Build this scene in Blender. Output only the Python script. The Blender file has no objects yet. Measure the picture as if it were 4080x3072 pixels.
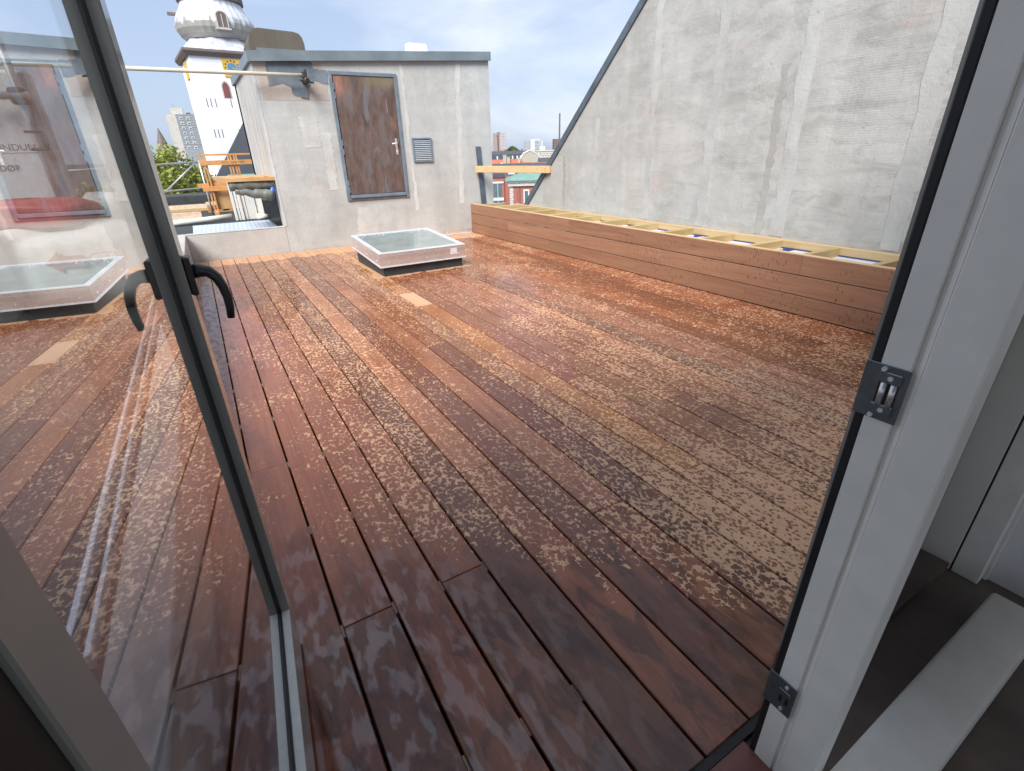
import bpy, math, random
from mathutils import Vector, Matrix
R = math.radians
random.seed(7)
scene = bpy.context.scene

# ------------------------------------------------------------------ camera
cam_h = 1.1769
cd = bpy.data.cameras.new('camera'); cam = bpy.data.objects.new('camera', cd)
scene.collection.objects.link(cam)
def cam_matrix(yaw, pitch, roll, loc):
    cy, sy = math.cos(yaw), math.sin(yaw)
    f0 = Vector((sy, cy, 0)); r0 = Vector((cy, -sy, 0)); u0 = Vector((0, 0, 1))
    f = f0*math.cos(pitch) - u0*math.sin(pitch); u = u0*math.cos(pitch) + f0*math.sin(pitch)
    r = r0*math.cos(roll) + u*math.sin(roll); u2 = u*math.cos(roll) - r0*math.sin(roll)
    m = Matrix((( r.x, u2.x, -f.x, loc[0]), (r.y, u2.y, -f.y, loc[1]), (r.z, u2.z, -f.z, loc[2]), (0, 0, 0, 1)))
    return m
cam.matrix_world = cam_matrix(0.529363, 0.445677, -0.0266994, (0, 0, cam_h))
cd.sensor_width = 36; cd.lens = 17.2519; cd.clip_start = 0.02; cd.clip_end = 9000
scene.camera = cam

# ------------------------------------------------------------------ world, sun, exposure
SUN_EL, SUN_AZ = 45.0, 226.0          # azimuth clockwise from +Y, behind the camera to the left
w = bpy.data.worlds.new('World'); scene.world = w; w.use_nodes = True
nt = w.node_tree; nt.nodes.clear()
out = nt.nodes.new('ShaderNodeOutputWorld'); bg = nt.nodes.new('ShaderNodeBackground')
sky = nt.nodes.new('ShaderNodeTexSky'); sky.sky_type = 'NISHITA'; sky.sun_disc = False
sky.sun_elevation = R(SUN_EL); sky.sun_rotation = R(SUN_AZ)
sky.air_density = 1.0; sky.dust_density = 1.5; sky.ozone_density = 1.0
tc = nt.nodes.new('ShaderNodeTexCoord')
mp = nt.nodes.new('ShaderNodeMapping'); mp.inputs['Scale'].default_value = (1, 1, 2.6); mp.inputs['Location'].default_value = (3.1, 1.7, 0.4)
nz = nt.nodes.new('ShaderNodeTexNoise'); nz.inputs['Scale'].default_value = 1.9; nz.inputs['Detail'].default_value = 6; nz.inputs['Roughness'].default_value = .52
nz.inputs['Distortion'].default_value = .35
cr = nt.nodes.new('ShaderNodeValToRGB')
cr.color_ramp.elements[0].position = .42; cr.color_ramp.elements[0].color = (.70, .70, .70, 1)
cr.color_ramp.elements[1].position = .70; cr.color_ramp.elements[1].color = (.92, .92, .92, 1)
cc = nt.nodes.new('ShaderNodeValToRGB')
cc.color_ramp.elements[0].position = .43; cc.color_ramp.elements[0].color = (4.0, 4.85, 6.7, 1)
cc.color_ramp.elements[1].position = .62; cc.color_ramp.elements[1].color = (6.5, 7.0, 7.9, 1)
mx = nt.nodes.new('ShaderNodeMix'); mx.data_type = 'RGBA'
L = nt.links.new
L(tc.outputs['Generated'], mp.inputs['Vector']); L(mp.outputs[0], nz.inputs['Vector'])
L(nz.outputs['Fac'], cr.inputs[0]); L(nz.outputs['Fac'], cc.inputs[0])
L(cr.outputs[0], mx.inputs[0]); L(sky.outputs[0], mx.inputs[6]); L(cc.outputs[0], mx.inputs[7])
L(mx.outputs[2], bg.inputs[0]); bg.inputs[1].default_value = 0.055
L(bg.outputs[0], out.inputs[0])

sd = bpy.data.lights.new('sun', 'SUN'); sd.energy = 2.15; sd.angle = R(30); sd.color = (1, .985, .955)
sun = bpy.data.objects.new('sun', sd); scene.collection.objects.link(sun)
az, el = R(SUN_AZ), R(SUN_EL)
to_sun = Vector((math.sin(az)*math.cos(el), math.cos(az)*math.cos(el), math.sin(el)))
sun.rotation_euler = to_sun.to_track_quat('Z', 'Y').to_euler()

scene.view_settings.view_transform = 'Standard'; scene.view_settings.look = 'None'
scene.view_settings.exposure = 1.40; scene.view_settings.gamma = 1; scene.view_settings.use_curve_mapping = False
scene.cycles.max_bounces = 8; scene.cycles.transparent_max_bounces = 12
scene.cycles.glossy_bounces = 4; scene.cycles.diffuse_bounces = 4
scene.cycles.caustics_reflective = False; scene.cycles.caustics_refractive = False
scene.cycles.sample_clamp_indirect = 6

# ------------------------------------------------------------------ mesh helpers
COL = scene.collection
class MB:
    def __init__(s): s.v = []; s.f = []; s.smooth = False
    def add(s, vs, fs):
        o = len(s.v); s.v += [tuple(p) for p in vs]; s.f += [tuple(i+o for i in f) for f in fs]; return s
    def box(s, x0, x1, y0, y1, z0, z1):
        return s.add([(x0,y0,z0),(x1,y0,z0),(x1,y1,z0),(x0,y1,z0),(x0,y0,z1),(x1,y0,z1),(x1,y1,z1),(x0,y1,z1)],
                     [(0,3,2,1),(4,5,6,7),(0,1,5,4),(1,2,6,5),(2,3,7,6),(3,0,4,7)])
    def cbox(s, x0, x1, y0, y1, z0, z1, c=.003):
        vs = []; idx = {}
        lo = (x0,y0,z0); hi = (x1,y1,z1)
        for a in (0,1):
            for b in (0,1):
                for d in (0,1):
                    k = (a,b,d)
                    for ax in range(3):
                        p = []
                        for i in range(3):
                            e = hi[i] if k[i] else lo[i]
                            if i != ax: e += -c if k[i] else c
                            p.append(e)
                        idx[(k,ax)] = len(vs); vs.append(p)
        fs = []
        def I(k, ax): return idx[(k,ax)]
        for ax in range(3):
            o = [i for i in range(3) if i != ax]
            for sgn in (0,1):
                q = []
                for (a,b) in ((0,0),(1,0),(1,1),(0,1)):
                    k = [0,0,0]; k[ax] = sgn; k[o[0]] = a; k[o[1]] = b; q.append(I(tuple(k), ax))
                fs.append(q)
            for a in (0,1):
                for b in (0,1):
                    k0 = [0,0,0]; k0[o[0]] = a; k0[o[1]] = b; k1 = list(k0); k1[ax] = 1
                    k0 = tuple(k0); k1 = tuple(k1)
                    fs.append([I(k0,o[0]), I(k1,o[0]), I(k1,o[1]), I(k0,o[1])])
        for k in [(a,b,d) for a in (0,1) for b in (0,1) for d in (0,1)]:
            fs.append([I(k,0), I(k,1), I(k,2)])
        # orient faces outward
        ctr = Vector(((x0+x1)/2,(y0+y1)/2,(z0+z1)/2)); o2 = []
        for f in fs:
            p = [Vector(vs[i]) for i in f]; n = (p[1]-p[0]).cross(p[2]-p[0]); m = sum(p, Vector())/len(p)
            o2.append(f if n.dot(m-ctr) > 0 else f[::-1])
        return s.add(vs, o2)
    def prism(s, pts, lo, hi, axis='y'):
        n = len(pts)
        def P(p, h):
            return {'y': (p[0], h, p[1]), 'x': (h, p[0], p[1]), 'z': (p[0], p[1], h)}[axis]
        vs = [P(p, lo) for p in pts] + [P(p, hi) for p in pts]
        fs = [tuple(range(n)), tuple(range(2*n-1, n-1, -1))]
        for i in range(n):
            j = (i+1) % n; fs.append((i, i+n, j+n, j))
        return s.add(vs, fs)
    def tube(s, pts, r, n=10, cap=True):
        pts = [Vector(p) for p in pts]; rs = r if isinstance(r, (list, tuple)) else [r]*len(pts)
        vs = []; fs = []; prev = None
        for i, p in enumerate(pts):
            t = (pts[min(i+1, len(pts)-1)] - pts[max(i-1, 0)]).normalized()
            if prev is None:
                a = Vector((0,0,1)) if abs(t.z) < .9 else Vector((1,0,0)); u = t.cross(a).normalized()
            else:
                u = (prev - t*prev.dot(t)).normalized()
            prev = u; v = t.cross(u)
            for k in range(n):
                an = 2*math.pi*k/n; vs.append(p + (u*math.cos(an) + v*math.sin(an))*rs[i])
        for i in range(len(pts)-1):
            for k in range(n):
                k2 = (k+1) % n; fs.append((i*n+k, i*n+k2, (i+1)*n+k2, (i+1)*n+k))
        if cap: fs += [tuple(range(n-1,-1,-1)), tuple(range((len(pts)-1)*n, len(pts)*n))]
        return s.add(vs, fs)
    def lathe(s, prof, n=24, cx=0, cy=0, rot=0, rib=0):
        vs = []; fs = []
        for (r, z) in prof:
            for k in range(n):
                an = 2*math.pi*k/n + rot; rr = r*(1 + (rib if k % 2 else 0))
                vs.append((cx+rr*math.cos(an), cy+rr*math.sin(an), z))
        for i in range(len(prof)-1):
            for k in range(n):
                k2 = (k+1) % n; fs.append((i*n+k, i*n+k2, (i+1)*n+k2, (i+1)*n+k))
        fs += [tuple(range(n-1,-1,-1)), tuple(range((len(prof)-1)*n, len(prof)*n))]
        return s.add(vs, fs)
    def xform(s, M):
        s.v = [tuple(M @ Vector(p)) for p in s.v]; return s
    def build(s, name, mat, parent=None, smooth=False):
        me = bpy.data.meshes.new(name); me.from_pydata(s.v, [], s.f); me.validate(); me.update()
        if mat: me.materials.append(mat)
        if smooth: me.polygons.foreach_set('use_smooth', [True]*len(me.polygons))
        o = bpy.data.objects.new(name, me); COL.objects.link(o)
        if parent: o.parent = parent
        return o
def tag(o, label=None, cat=None, group=None, kind=None):
    if label: o['label'] = label
    if cat: o['category'] = cat
    if group: o['group'] = group
    if kind: o['kind'] = kind
    return o
def empty(name, loc=(0,0,0), rz=0, label=None, cat=None, group=None, kind=None):
    o = bpy.data.objects.new(name, None); COL.objects.link(o); o.location = loc; o.rotation_euler = (0,0,rz)
    o.empty_display_size = .1
    return tag(o, label, cat, group, kind)
def inst(src, parent, loc=(0,0,0), rot=(0,0,0), scl=(1,1,1)):
    o = src.copy(); COL.objects.link(o); o.parent = parent; o.location = loc; o.rotation_euler = rot; o.scale = scl; return o
def text_mesh(name, body, size, mat, parent, M, extrude=.0005):
    cu = bpy.data.curves.new(name, 'FONT'); cu.body = body; cu.size = size; cu.extrude = extrude; cu.align_x = 'CENTER'; cu.align_y = 'CENTER'
    t = bpy.data.objects.new(name, cu); COL.objects.link(t); bpy.context.view_layer.update()
    me = bpy.data.meshes.new_from_object(t.evaluated_get(bpy.context.evaluated_depsgraph_get()))
    bpy.data.objects.remove(t); me.materials.clear(); me.materials.append(mat); me.transform(M)
    o = bpy.data.objects.new(name, me); COL.objects.link(o); o.parent = parent; return o

# ------------------------------------------------------------------ material helpers
class NB:
    def __init__(s, name):
        s.m = bpy.data.materials.new(name); s.m.use_nodes = True; s.t = s.m.node_tree; s.t.nodes.clear()
        s.o = s.t.nodes.new('ShaderNodeOutputMaterial'); s.b = s.t.nodes.new('ShaderNodeBsdfPrincipled')
        s.t.links.new(s.b.outputs[0], s.o.inputs[0])
    def n(s, typ, **kw):
        x = s.t.nodes.new('ShaderNode'+typ)
        for k, v in kw.items():
            if k in ('operation','data_type','blend_type','feature','noise_dimensions','wave_type','bands_direction','interpolation_type','distance','mode'): setattr(x, k, v)
        return x
    def set(s, sock, v):
        if hasattr(v, 'is_output') or isinstance(v, bpy.types.NodeSocket): s.t.links.new(v, sock)
        else: sock.default_value = v
    def pos(s): return s.n('NewGeometry').outputs['Position']
    def obj(s): return s.n('TexCoord').outputs['Object']
    def map(s, v, scale=(1,1,1), loc=(0,0,0), rot=(0,0,0)):
        x = s.n('Mapping'); s.set(x.inputs[0], v); x.inputs['Scale'].default_value = scale; x.inputs['Location'].default_value = loc; x.inputs['Rotation'].default_value = rot; return x.outputs[0]
    def noise(s, v, scale, detail=3, rough=.5, dist=0):
        x = s.n('TexNoise'); s.set(x.inputs['Vector'], v); x.inputs['Scale'].default_value = scale; x.inputs['Detail'].default_value = detail
        x.inputs['Roughness'].default_value = rough; x.inputs['Distortion'].default_value = dist; return x.outputs['Fac']
    def noisec(s, v, scale, detail=2):
        x = s.n('TexNoise'); s.set(x.inputs['Vector'], v); x.inputs['Scale'].default_value = scale; x.inputs['Detail'].default_value = detail; return x.outputs['Color']
    def math(s, op, a, b=0.0, c=0.0):
        x = s.n('Math', operation=op); s.set(x.inputs[0], a); s.set(x.inputs[1], b); s.set(x.inputs[2], c); return x.outputs[0]
    def smooth(s, v, a, b):
        x = s.n('MapRange', interpolation_type='SMOOTHSTEP'); s.set(x.inputs[0], v); s.set(x.inputs[1], a); s.set(x.inputs[2], b); return x.outputs[0]
    def lin(s, v, a, b, c=0., d=1.):
        x = s.n('MapRange'); s.set(x.inputs[0], v); s.set(x.inputs[1], a); s.set(x.inputs[2], b); s.set(x.inputs[3], c); s.set(x.inputs[4], d); return x.outputs[0]
    def mix(s, f, a, b, blend='MIX'):
        x = s.n('Mix', data_type='RGBA', blend_type=blend); s.set(x.inputs[0], f)
        for i, q in ((6, a), (7, b)):
            if isinstance(q, tuple) and len(q) == 3: q = q+(1,)
            s.set(x.inputs[i], q)
        return x.outputs[2]
    def ramp(s, v, stops):
        x = s.n('ValToRGB'); s.set(x.inputs[0], v); e = x.color_ramp.elements
        while len(e) < len(stops): e.new(.5)
        for i, (p, c) in enumerate(stops):
            e[i].position = p; e[i].color = c+(1,) if len(c) == 3 else c
        return x.outputs[0]
    def sep(s, v):
        x = s.n('SeparateXYZ'); s.set(x.inputs[0], v); return x.outputs
    def bump(s, h, strength=.3, dist=.01):
        x = s.n('Bump'); x.inputs['Strength'].default_value = strength; x.inputs['Distance'].default_value = dist; s.set(x.inputs['Height'], h)
        s.set(s.b.inputs['Normal'], x.outputs[0]); return x
    def fin(s, col, rough=.6, spec=.5, metal=0.):
        if isinstance(col, tuple) and len(col) == 3: col = col+(1,)
        s.set(s.b.inputs['Base Color'], col); s.set(s.b.inputs['Roughness'], rough)
        s.set(s.b.inputs['Specular IOR Level'], spec); s.set(s.b.inputs['Metallic'], metal); return s.m
def simple(name, col, rough=.6, var=.15, scale=6, metal=0., spec=.5, bump=0., bscale=60, world=True, detail=4):
    b = NB(name); p = b.pos() if world else b.obj()
    f = b.noise(p, scale, detail, .6)
    dark = tuple(c*(1-var) for c in col); lite = tuple(min(1, c*(1+var)) for c in col)
    c = b.mix(b.lin(f, .3, .7), dark, lite)
    if bump: b.bump(b.noise(p, bscale, 4, .6), bump, .004)
    return b.fin(c, b.lin(f, .3, .7, rough*.85, min(1, rough*1.15)), spec, metal)

# ------------------------------------------------------------------ materials
def m_deck():
    b = NB('deck_wood'); P = b.pos(); X, Y, Z = b.sep(P)
    oi = b.n('ObjectInfo'); col = oi.outputs['Color']; rnd = oi.outputs['Random']; alpha = oi.outputs['Alpha']
    off = b.n('CombineXYZ'); b.set(off.inputs[1], b.math('MULTIPLY', rnd, 37.)); 
    va = b.n('VectorMath', operation='ADD'); b.set(va.inputs[0], P); b.set(va.inputs[1], off.outputs[0]); Q = va.outputs[0]
    grain = b.noise(b.map(Q, (95, 2.4, 95)), 1, 4, .6, .3)
    broad = b.noise(b.map(Q, (14, 1.1, 14)), 1, 3, .55, .5)
    # dry colour and wet colour of the plank
    tone = b.math('ADD', b.lin(grain, .3, .7, .82, 1.14), b.lin(broad, .3, .7, -.10, .12))
    tv = b.n('CombineXYZ'); [b.set(tv.inputs[i], tone) for i in range(3)]
    base = b.mix(1., col, tv.outputs[0], 'MULTIPLY')
    blotch = b.smooth(b.noise(b.map(Q, (5, 1.6, 5)), 1, 3, .5, .8), .55, .68)
    wet = b.mix(1., base, (.74, .55, .43), 'MULTIPLY')
    wet = b.mix(b.math('MULTIPLY', blotch, .25), wet, (.085, .040, .034))
    soaked = b.math('MULTIPLY', b.smooth(b.noise(b.map(Q, (16, 7, 16)), 1, 4, .6, .6), .46, .60), b.smooth(Y, 1.35, .75))
    wet = b.mix(b.math('MULTIPLY', soaked, .6), wet, (.040, .016, .009))
    dry = b.mix(.66, base, b.mix(1., (.77, .475, .270), tv.outputs[0], 'MULTIPLY'))
    # wetness field
    low = b.noise(P, 1.15, 3, .55)
    R0 = b.math('ADD', b.math('ADD', b.lin(low, .3, .7, .60, .77), b.lin(rnd, 0, 1, -.07, .06)), b.lin(b.noise(Q, 6, 2, .5), .3, .7, -.07, .07))
    s1 = b.math('MULTIPLY', b.smooth(X, .75, 1.5), b.smooth(Y, 2.6, 1.2))
    s2 = b.math('MULTIPLY', b.smooth(X, .8, 1.15), b.smooth(Y, 1.35, .7))
    R0 = b.math('SUBTRACT', R0, b.math('ADD', b.math('MULTIPLY', s1, .10), b.math('MULTIPLY', s2, .14)))
    # soaked strip by the house
    wob = b.noise(b.map(Q, (6, 3, 6)), 1, 3, .6)
    edge = b.math('SUBTRACT', b.math('SUBTRACT', 1.36, b.math('MULTIPLY', X, .02)), b.math('MULTIPLY', b.math('MULTIPLY', X, X), .82))
    edge = b.math('ADD', edge, b.math('ADD', b.lin(wob, .3, .7, -.18, .18), b.lin(rnd, 0, 1, -.12, .12)))
    soak = b.smooth(b.math('SUBTRACT', edge, Y), -.12, .22)
    left = b.math('MULTIPLY', b.smooth(X, .30, -.05), b.smooth(b.noise(P, 1.6, 2), .40, .58))
    wet = b.mix(b.math('MULTIPLY', soak, b.lin(wob, .3, .7, .35, .75)), wet, b.mix(1., wet, (.44, .33, .28), 'MULTIPLY'))
    R0 = b.math('ADD', R0, b.math('ADD', b.math('MULTIPLY', soak, .75), b.math('MULTIPLY', left, .4)))
    patch = b.smooth(b.noise(P, .9, 3, .55, .4), .60, .72)
    R0 = b.math('ADD', R0, b.math('MULTIPLY', patch, .22))
    # sheltered dry zones: foot of the hut wall, round the skylight
    dz = b.smooth(b.math('ADD', Y, b.lin(wob, .3, .7, -.12, .12)), 6.95, 7.15)
    ax = b.math('SUBTRACT', b.math('ABSOLUTE', b.math('SUBTRACT', X, 1.96)), .47)
    ay = b.math('SUBTRACT', b.math('ABSOLUTE', b.math('SUBTRACT', Y, 5.70)), .52)
    dsk = b.smooth(b.math('ADD', b.math('MAXIMUM', ax, ay), b.lin(wob, .3, .7, -.07, .07)), .07, .0)
    dryz = b.math('MAXIMUM', b.math('MAXIMUM', dz, dsk), b.math('SUBTRACT', 1., alpha))
    R0 = b.math('SUBTRACT', R0, b.math('MULTIPLY', dryz, 1.2))
    # drops
    wp = b.n('VectorMath', operation='MULTIPLY_ADD'); b.set(wp.inputs[0], b.noisec(Q, 60, 2)); wp.inputs[1].default_value = (.018, .018, 0); b.set(wp.inputs[2], Q)
    flat = b.n('VectorMath', operation='MULTIPLY'); b.set(flat.inputs[0], wp.outputs[0]); flat.inputs[1].default_value = (1.1, .86, 0)
    vo = b.n('TexVoronoi', feature='F1'); b.set(vo.inputs['Vector'], flat.outputs[0]); vo.inputs['Scale'].default_value = 66
    vo2 = b.n('TexVoronoi', feature='F1'); b.set(vo2.inputs['Vector'], flat.outputs[0]); vo2.inputs['Scale'].default_value = 125
    f1 = b.math('MINIMUM', vo.outputs['Distance'], b.math('ADD', vo2.outputs['Distance'], .22))
    f1 = b.math('ADD', f1, b.lin(grain, .3, .7, -.05, .05))
    d = b.math('SUBTRACT', f1, R0)
    isdry = b.smooth(d, -.03, .05)
    c = b.mix(isdry, wet, b.mix(b.math('MULTIPLY', dryz, .45), dry, (.42, .22, .125)))
    film = b.noise(b.map(Q, (26, 11, 9)), 1, 4, .5, .35)
    rw = b.lin(film, .40, .60, .06, .36)
    rw = b.math('MULTIPLY', rw, b.lin(soak, 0, 1, 1., .75))
    rough = b.math('ADD', b.math('MULTIPLY', isdry, .60), b.math('MULTIPLY', b.math('SUBTRACT', 1., isdry), rw))
    b.bump(grain, .2, .0012)
    b.fin(c, rough, .42)
    cw = b.math('MULTIPLY', b.math('MULTIPLY', b.smooth(film, .48, .60), b.math('SUBTRACT', 1., isdry)), b.lin(b.math('MULTIPLY', soak, b.lin(X, .20, .62, 1., .12)), 0, 1, .05, 1.))
    b.set(b.b.inputs['Coat Weight'], cw); b.b.inputs['Coat Roughness'].default_value = .04; b.b.inputs['Coat IOR'].default_value = 1.6
    return b.m
def m_wood(name, c0, c1, axis, rough=.6, fine=70, wet=0.):
    b = NB(name); p = b.pos(); oi = b.n('ObjectInfo')
    va = b.n('VectorMath', operation='ADD'); b.set(va.inputs[0], p); off = b.n('CombineXYZ'); b.set(off.inputs[0], b.math('MULTIPLY', oi.outputs['Random'], 9.)); b.set(off.inputs[2], b.math('MULTIPLY', oi.outputs['Random'], 5.)); b.set(va.inputs[1], off.outputs[0])
    sc = [fine]*3; sc['xyz'.index(axis)] = fine*.035
    sc2 = [fine*.18]*3; sc2['xyz'.index(axis)] = fine*.012
    g = b.noise(b.map(va.outputs[0], sc), 1, 4, .6, .4); g2 = b.noise(b.map(va.outputs[0], sc2), 1, 3, .5, 1.2)
    f = b.math('ADD', b.math('MULTIPLY', b.lin(g, .3, .7), .5), b.math('MULTIPLY', b.lin(g2, .3, .7), .5))
    c = b.mix(f, c0, c1); c = b.mix(b.lin(oi.outputs['Random'], 0, 1, 0, .35), c, tuple(x*.6 for x in c0))
    if wet:
        X, Y, Z = b.sep(p)
        mpv = b.map(p, (1, 70, 16)); vo = b.n('TexVoronoi', feature='F1'); b.set(vo.inputs['Vector'], mpv); vo.inputs['Scale'].default_value = 1
        msk = b.math('MULTIPLY', b.smooth(vo.outputs['Distance'], .26, .18), b.smooth(b.noise(p, 3.1, 3), .42, .56))
        msk = b.math('MULTIPLY', msk, b.smooth(Y, 6.2, 3.2))
        c = b.mix(b.math('MULTIPLY', msk, .8), c, (.07, .022, .012))
    b.bump(g, .25, .0015)
    return b.fin(c, rough, .4)
def m_plaster(name, base, seed=0., mesh=True, streak=.4, smudge_shade=0.):
    b = NB(name); p = b.map(b.pos(), (1,1,1), (seed, seed*1.7, seed*.6)); 
    a = b.noise(p, 1.1, 5, .58, .6); m = b.noise(p, 4.2, 5, .62, .8); f = b.noise(p, 38, 4, .65)
    st = b.noise(b.map(p, (5, 5, .55)), 1, 4, .6, .5); hz = b.noise(b.map(p, (.8, .8, 6)), 1, 4, .6, .8)
    t = b.math('ADD', b.math('MULTIPLY', b.lin(a, .3, .7), .34), b.math('MULTIPLY', b.lin(m, .3, .7), .26))
    t = b.math('ADD', t, b.math('ADD', b.math('MULTIPLY', b.lin(st, .32, .68), streak*.55), b.math('MULTIPLY', b.lin(hz, .3, .7), .16)))
    c = b.mix(b.lin(t, .18, .86), tuple(x*.76 for x in base), tuple(min(1, x*1.15) for x in base))
    warm = b.smooth(b.noise(p, .9, 3, .5), .52, .66)
    c = b.mix(b.math('MULTIPLY', warm, .18), c, (base[0]*1.02, base[1]*.93, base[2]*.84))
    crack = b.math('ABSOLUTE', b.math('SUBTRACT', b.noise(p, 1.7, 6, .62, 1.1), .5))
    ck = b.math('MULTIPLY', b.smooth(crack, .0035, .0008), b.smooth(b.noise(p, 1.3, 2), .5, .6))
    c = b.mix(b.math('MULTIPLY', ck, .5), c, tuple(x*.45 for x in base))
    spk = b.smooth(b.noise(p, 24, 3, .5), .70, .74)
    c = b.mix(b.math('MULTIPLY', spk, .45), c, tuple(x*.5 for x in base))
    red = b.math('MULTIPLY', b.smooth(b.noise(b.map(p, (1.2, 1.2, 3.2)), 1, 2), .63, .70), b.smooth(b.noise(b.map(p, (60, 60, 14)), 1, 2), .5, .56))
    c = b.mix(b.math('MULTIPLY', red, .28), c, (.52, .26, .22))
    if smudge_shade:
        X, Y, Z = b.sep(b.pos())
        sm = b.noise(b.map(p, (1, 2.0, 8)), 1, 6, .66, .7)
        g = b.math('MULTIPLY', b.smooth(sm, .46, .64), b.lin(Y, 5.5, 1.4, .15, 1.))  # mottling thickens towards the house, adding painted shade to its real marks
        c = b.mix(b.math('MULTIPLY', g, .40*smudge_shade), c, (.20, .185, .17))
        lt = b.smooth(b.noise(b.map(p, (1, 2.2, 3.4)), 1, 5, .6, 1.2), .58, .66)
        c = b.mix(b.math('MULTIPLY', lt, .22), c, (.60, .60, .58))
    h = b.math('MULTIPLY', f, .9)
    if mesh:
        wv = b.n('TexWave', wave_type='BANDS', bands_direction='Z'); b.set(wv.inputs['Vector'], p); wv.inputs['Scale'].default_value = 19; wv.inputs['Distortion'].default_value = 1.2
        wy = b.n('TexWave', wave_type='BANDS', bands_direction='DIAGONAL'); b.set(wy.inputs['Vector'], b.map(p, (1,1,.02))); wy.inputs['Scale'].default_value = 17; wy.inputs['Distortion'].default_value = 1.5
        gate = b.smooth(b.noise(p, 1.5, 3), .46, .58)
        h = b.math('ADD', h, b.math('MULTIPLY', b.math('ADD', wv.outputs['Fac'], wy.outputs['Fac']), b.math('MULTIPLY', gate, .10)))
    b.bump(h, .34, .010)
    return b.fin(c, .85, .3)
def m_rust():
    b = NB('rusted_steel'); p = b.pos(); X, Y, Z = b.sep(p)
    a = b.noise(b.map(p, (3, 3, 1.3)), 1, 6, .62, .8); m = b.noise(b.map(p, (16, 16, 5)), 1, 5, .65, .4); f = b.noise(p, 70, 4, .7)
    c = b.mix(b.lin(m, .32, .68), (.085, .056, .047), (.165, .110, .092))
    c = b.mix(b.math('MULTIPLY', b.smooth(a, .46, .68), .55), c, (.17, .155, .155))
    blue = b.math('MULTIPLY', b.smooth(b.noise(b.map(p, (7, 7, 1.6)), 1, 5, .6, .6), .56, .62), b.smooth(b.math('ABSOLUTE', b.math('SUBTRACT', X, 2.28)), .30, .05))
    c = b.mix(b.math('MULTIPLY', blue, .55), c, (.16, .19, .225))
    og = b.math('MULTIPLY', b.smooth(b.noise(p, 3.6, 5, .65, .5), .56, .72), .35)
    c = b.mix(og, c, (.33, .15, .095))
    tl = b.math('MULTIPLY', b.smooth(X, 2.08, 1.86), b.smooth(Z, 1.80, 2.0))
    c = b.mix(b.math('MULTIPLY', tl, b.lin(m, .3, .6, .4, .9)), c, (.40, .19, .13))
    yl = b.math('MULTIPLY', b.smooth(Z, 1.93, 2.06), b.smooth(X, 2.1, 2.35))
    c = b.mix(b.math('MULTIPLY', yl, .55), c, (.24, .20, .11))
    sc = b.smooth(b.noise(b.map(p, (45, 45, 2.2)), 1, 3, .6), .68, .72)
    c = b.mix(b.math('MULTIPLY', sc, .5), c, (.42, .36, .32))
    b.bump(b.math('ADD', m, b.math('MULTIPLY', f, .4)), .35, .006)
    return b.fin(c, b.lin(m, .3, .7, .45, .75), .4)
def m_glass(name, panes=2, tint=(.93, .96, .95)):
    m = bpy.data.materials.new(name); m.use_nodes = True; t = m.node_tree; t.nodes.clear()
    o = t.nodes.new('ShaderNodeOutputMaterial'); tr = t.nodes.new('ShaderNodeBsdfTransparent'); gl = t.nodes.new('ShaderNodeBsdfGlossy'); mx = t.nodes.new('ShaderNodeMixShader')
    fr = t.nodes.new('ShaderNodeFresnel')
    ge = t.nodes.new('ShaderNodeNewGeometry'); io = t.nodes.new('ShaderNodeMapRange'); io.inputs[3].default_value = 1.5; io.inputs[4].default_value = 1/1.5
    t.links.new(ge.outputs['Backfacing'], io.inputs[0]); t.links.new(io.outputs[0], fr.inputs[0])     # same reflectance from either side of the pane
    tr.inputs[0].default_value = tint+(1,); gl.inputs['Roughness'].default_value = .004; gl.inputs[0].default_value = (.97, .98, .98, 1)
    k = panes*2 - 1     # incoherent sum over 2*panes surfaces: (k+1) r / (1 + k r)
    a = t.nodes.new('ShaderNodeMath'); a.operation = 'MULTIPLY'; a.inputs[1].default_value = k+1; t.links.new(fr.outputs[0], a.inputs[0])
    b = t.nodes.new('ShaderNodeMath'); b.operation = 'MULTIPLY_ADD'; b.inputs[1].default_value = k; b.inputs[2].default_value = 1; t.links.new(fr.outputs[0], b.inputs[0])
    c = t.nodes.new('ShaderNodeMath'); c.operation = 'DIVIDE'; t.links.new(a.outputs[0], c.inputs[0]); t.links.new(b.outputs[0], c.inputs[1])
    t.links.new(c.outputs[0], mx.inputs[0]); t.links.new(tr.outputs[0], mx.inputs[1]); t.links.new(gl.outputs[0], mx.inputs[2]); t.links.new(mx.outputs[0], o.inputs[0])
    return m
M = {}
M['deck'] = m_deck()
M['spacer'] = simple('pale_spacer', (.42, .36, .28), .7, .1, 20)
M['hardwood'] = m_wood('hardwood_cladding', (.25, .118, .066), (.41, .225, .135), 'y', .55, 60, wet=1.)
M['pine'] = m_wood('pine_timber', (.52, .36, .18), (.68, .50, .28), 'y', .65, 80)
M['pinex'] = m_wood('pine_rung', (.42, .30, .13), (.62, .46, .24), 'x', .65, 80)
M['beam'] = m_wood('spruce_beam', (.62, .42, .21), (.76, .56, .32), 'y', .6, 60)
M['plaster'] = m_plaster('grey_plaster', (.49, .495, .475), 0.)
M['plaster2'] = m_plaster('gable_plaster', (.465, .465, .440), 13., smudge_shade=1.)
M['plaster3'] = m_plaster('parapet_plaster', (.52, .50, .47), 29., streak=.2)
M['filler'] = m_plaster('plaster_filler', (.60, .595, .565), 41., mesh=False, streak=.25)
M['filler2'] = m_plaster('gable_filler', (.478, .485, .465), 47., mesh=False, streak=.3)
M['fillerdark'] = m_plaster('darker_plaster', (.40, .395, .37), 55., mesh=False, streak=.25)
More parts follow.
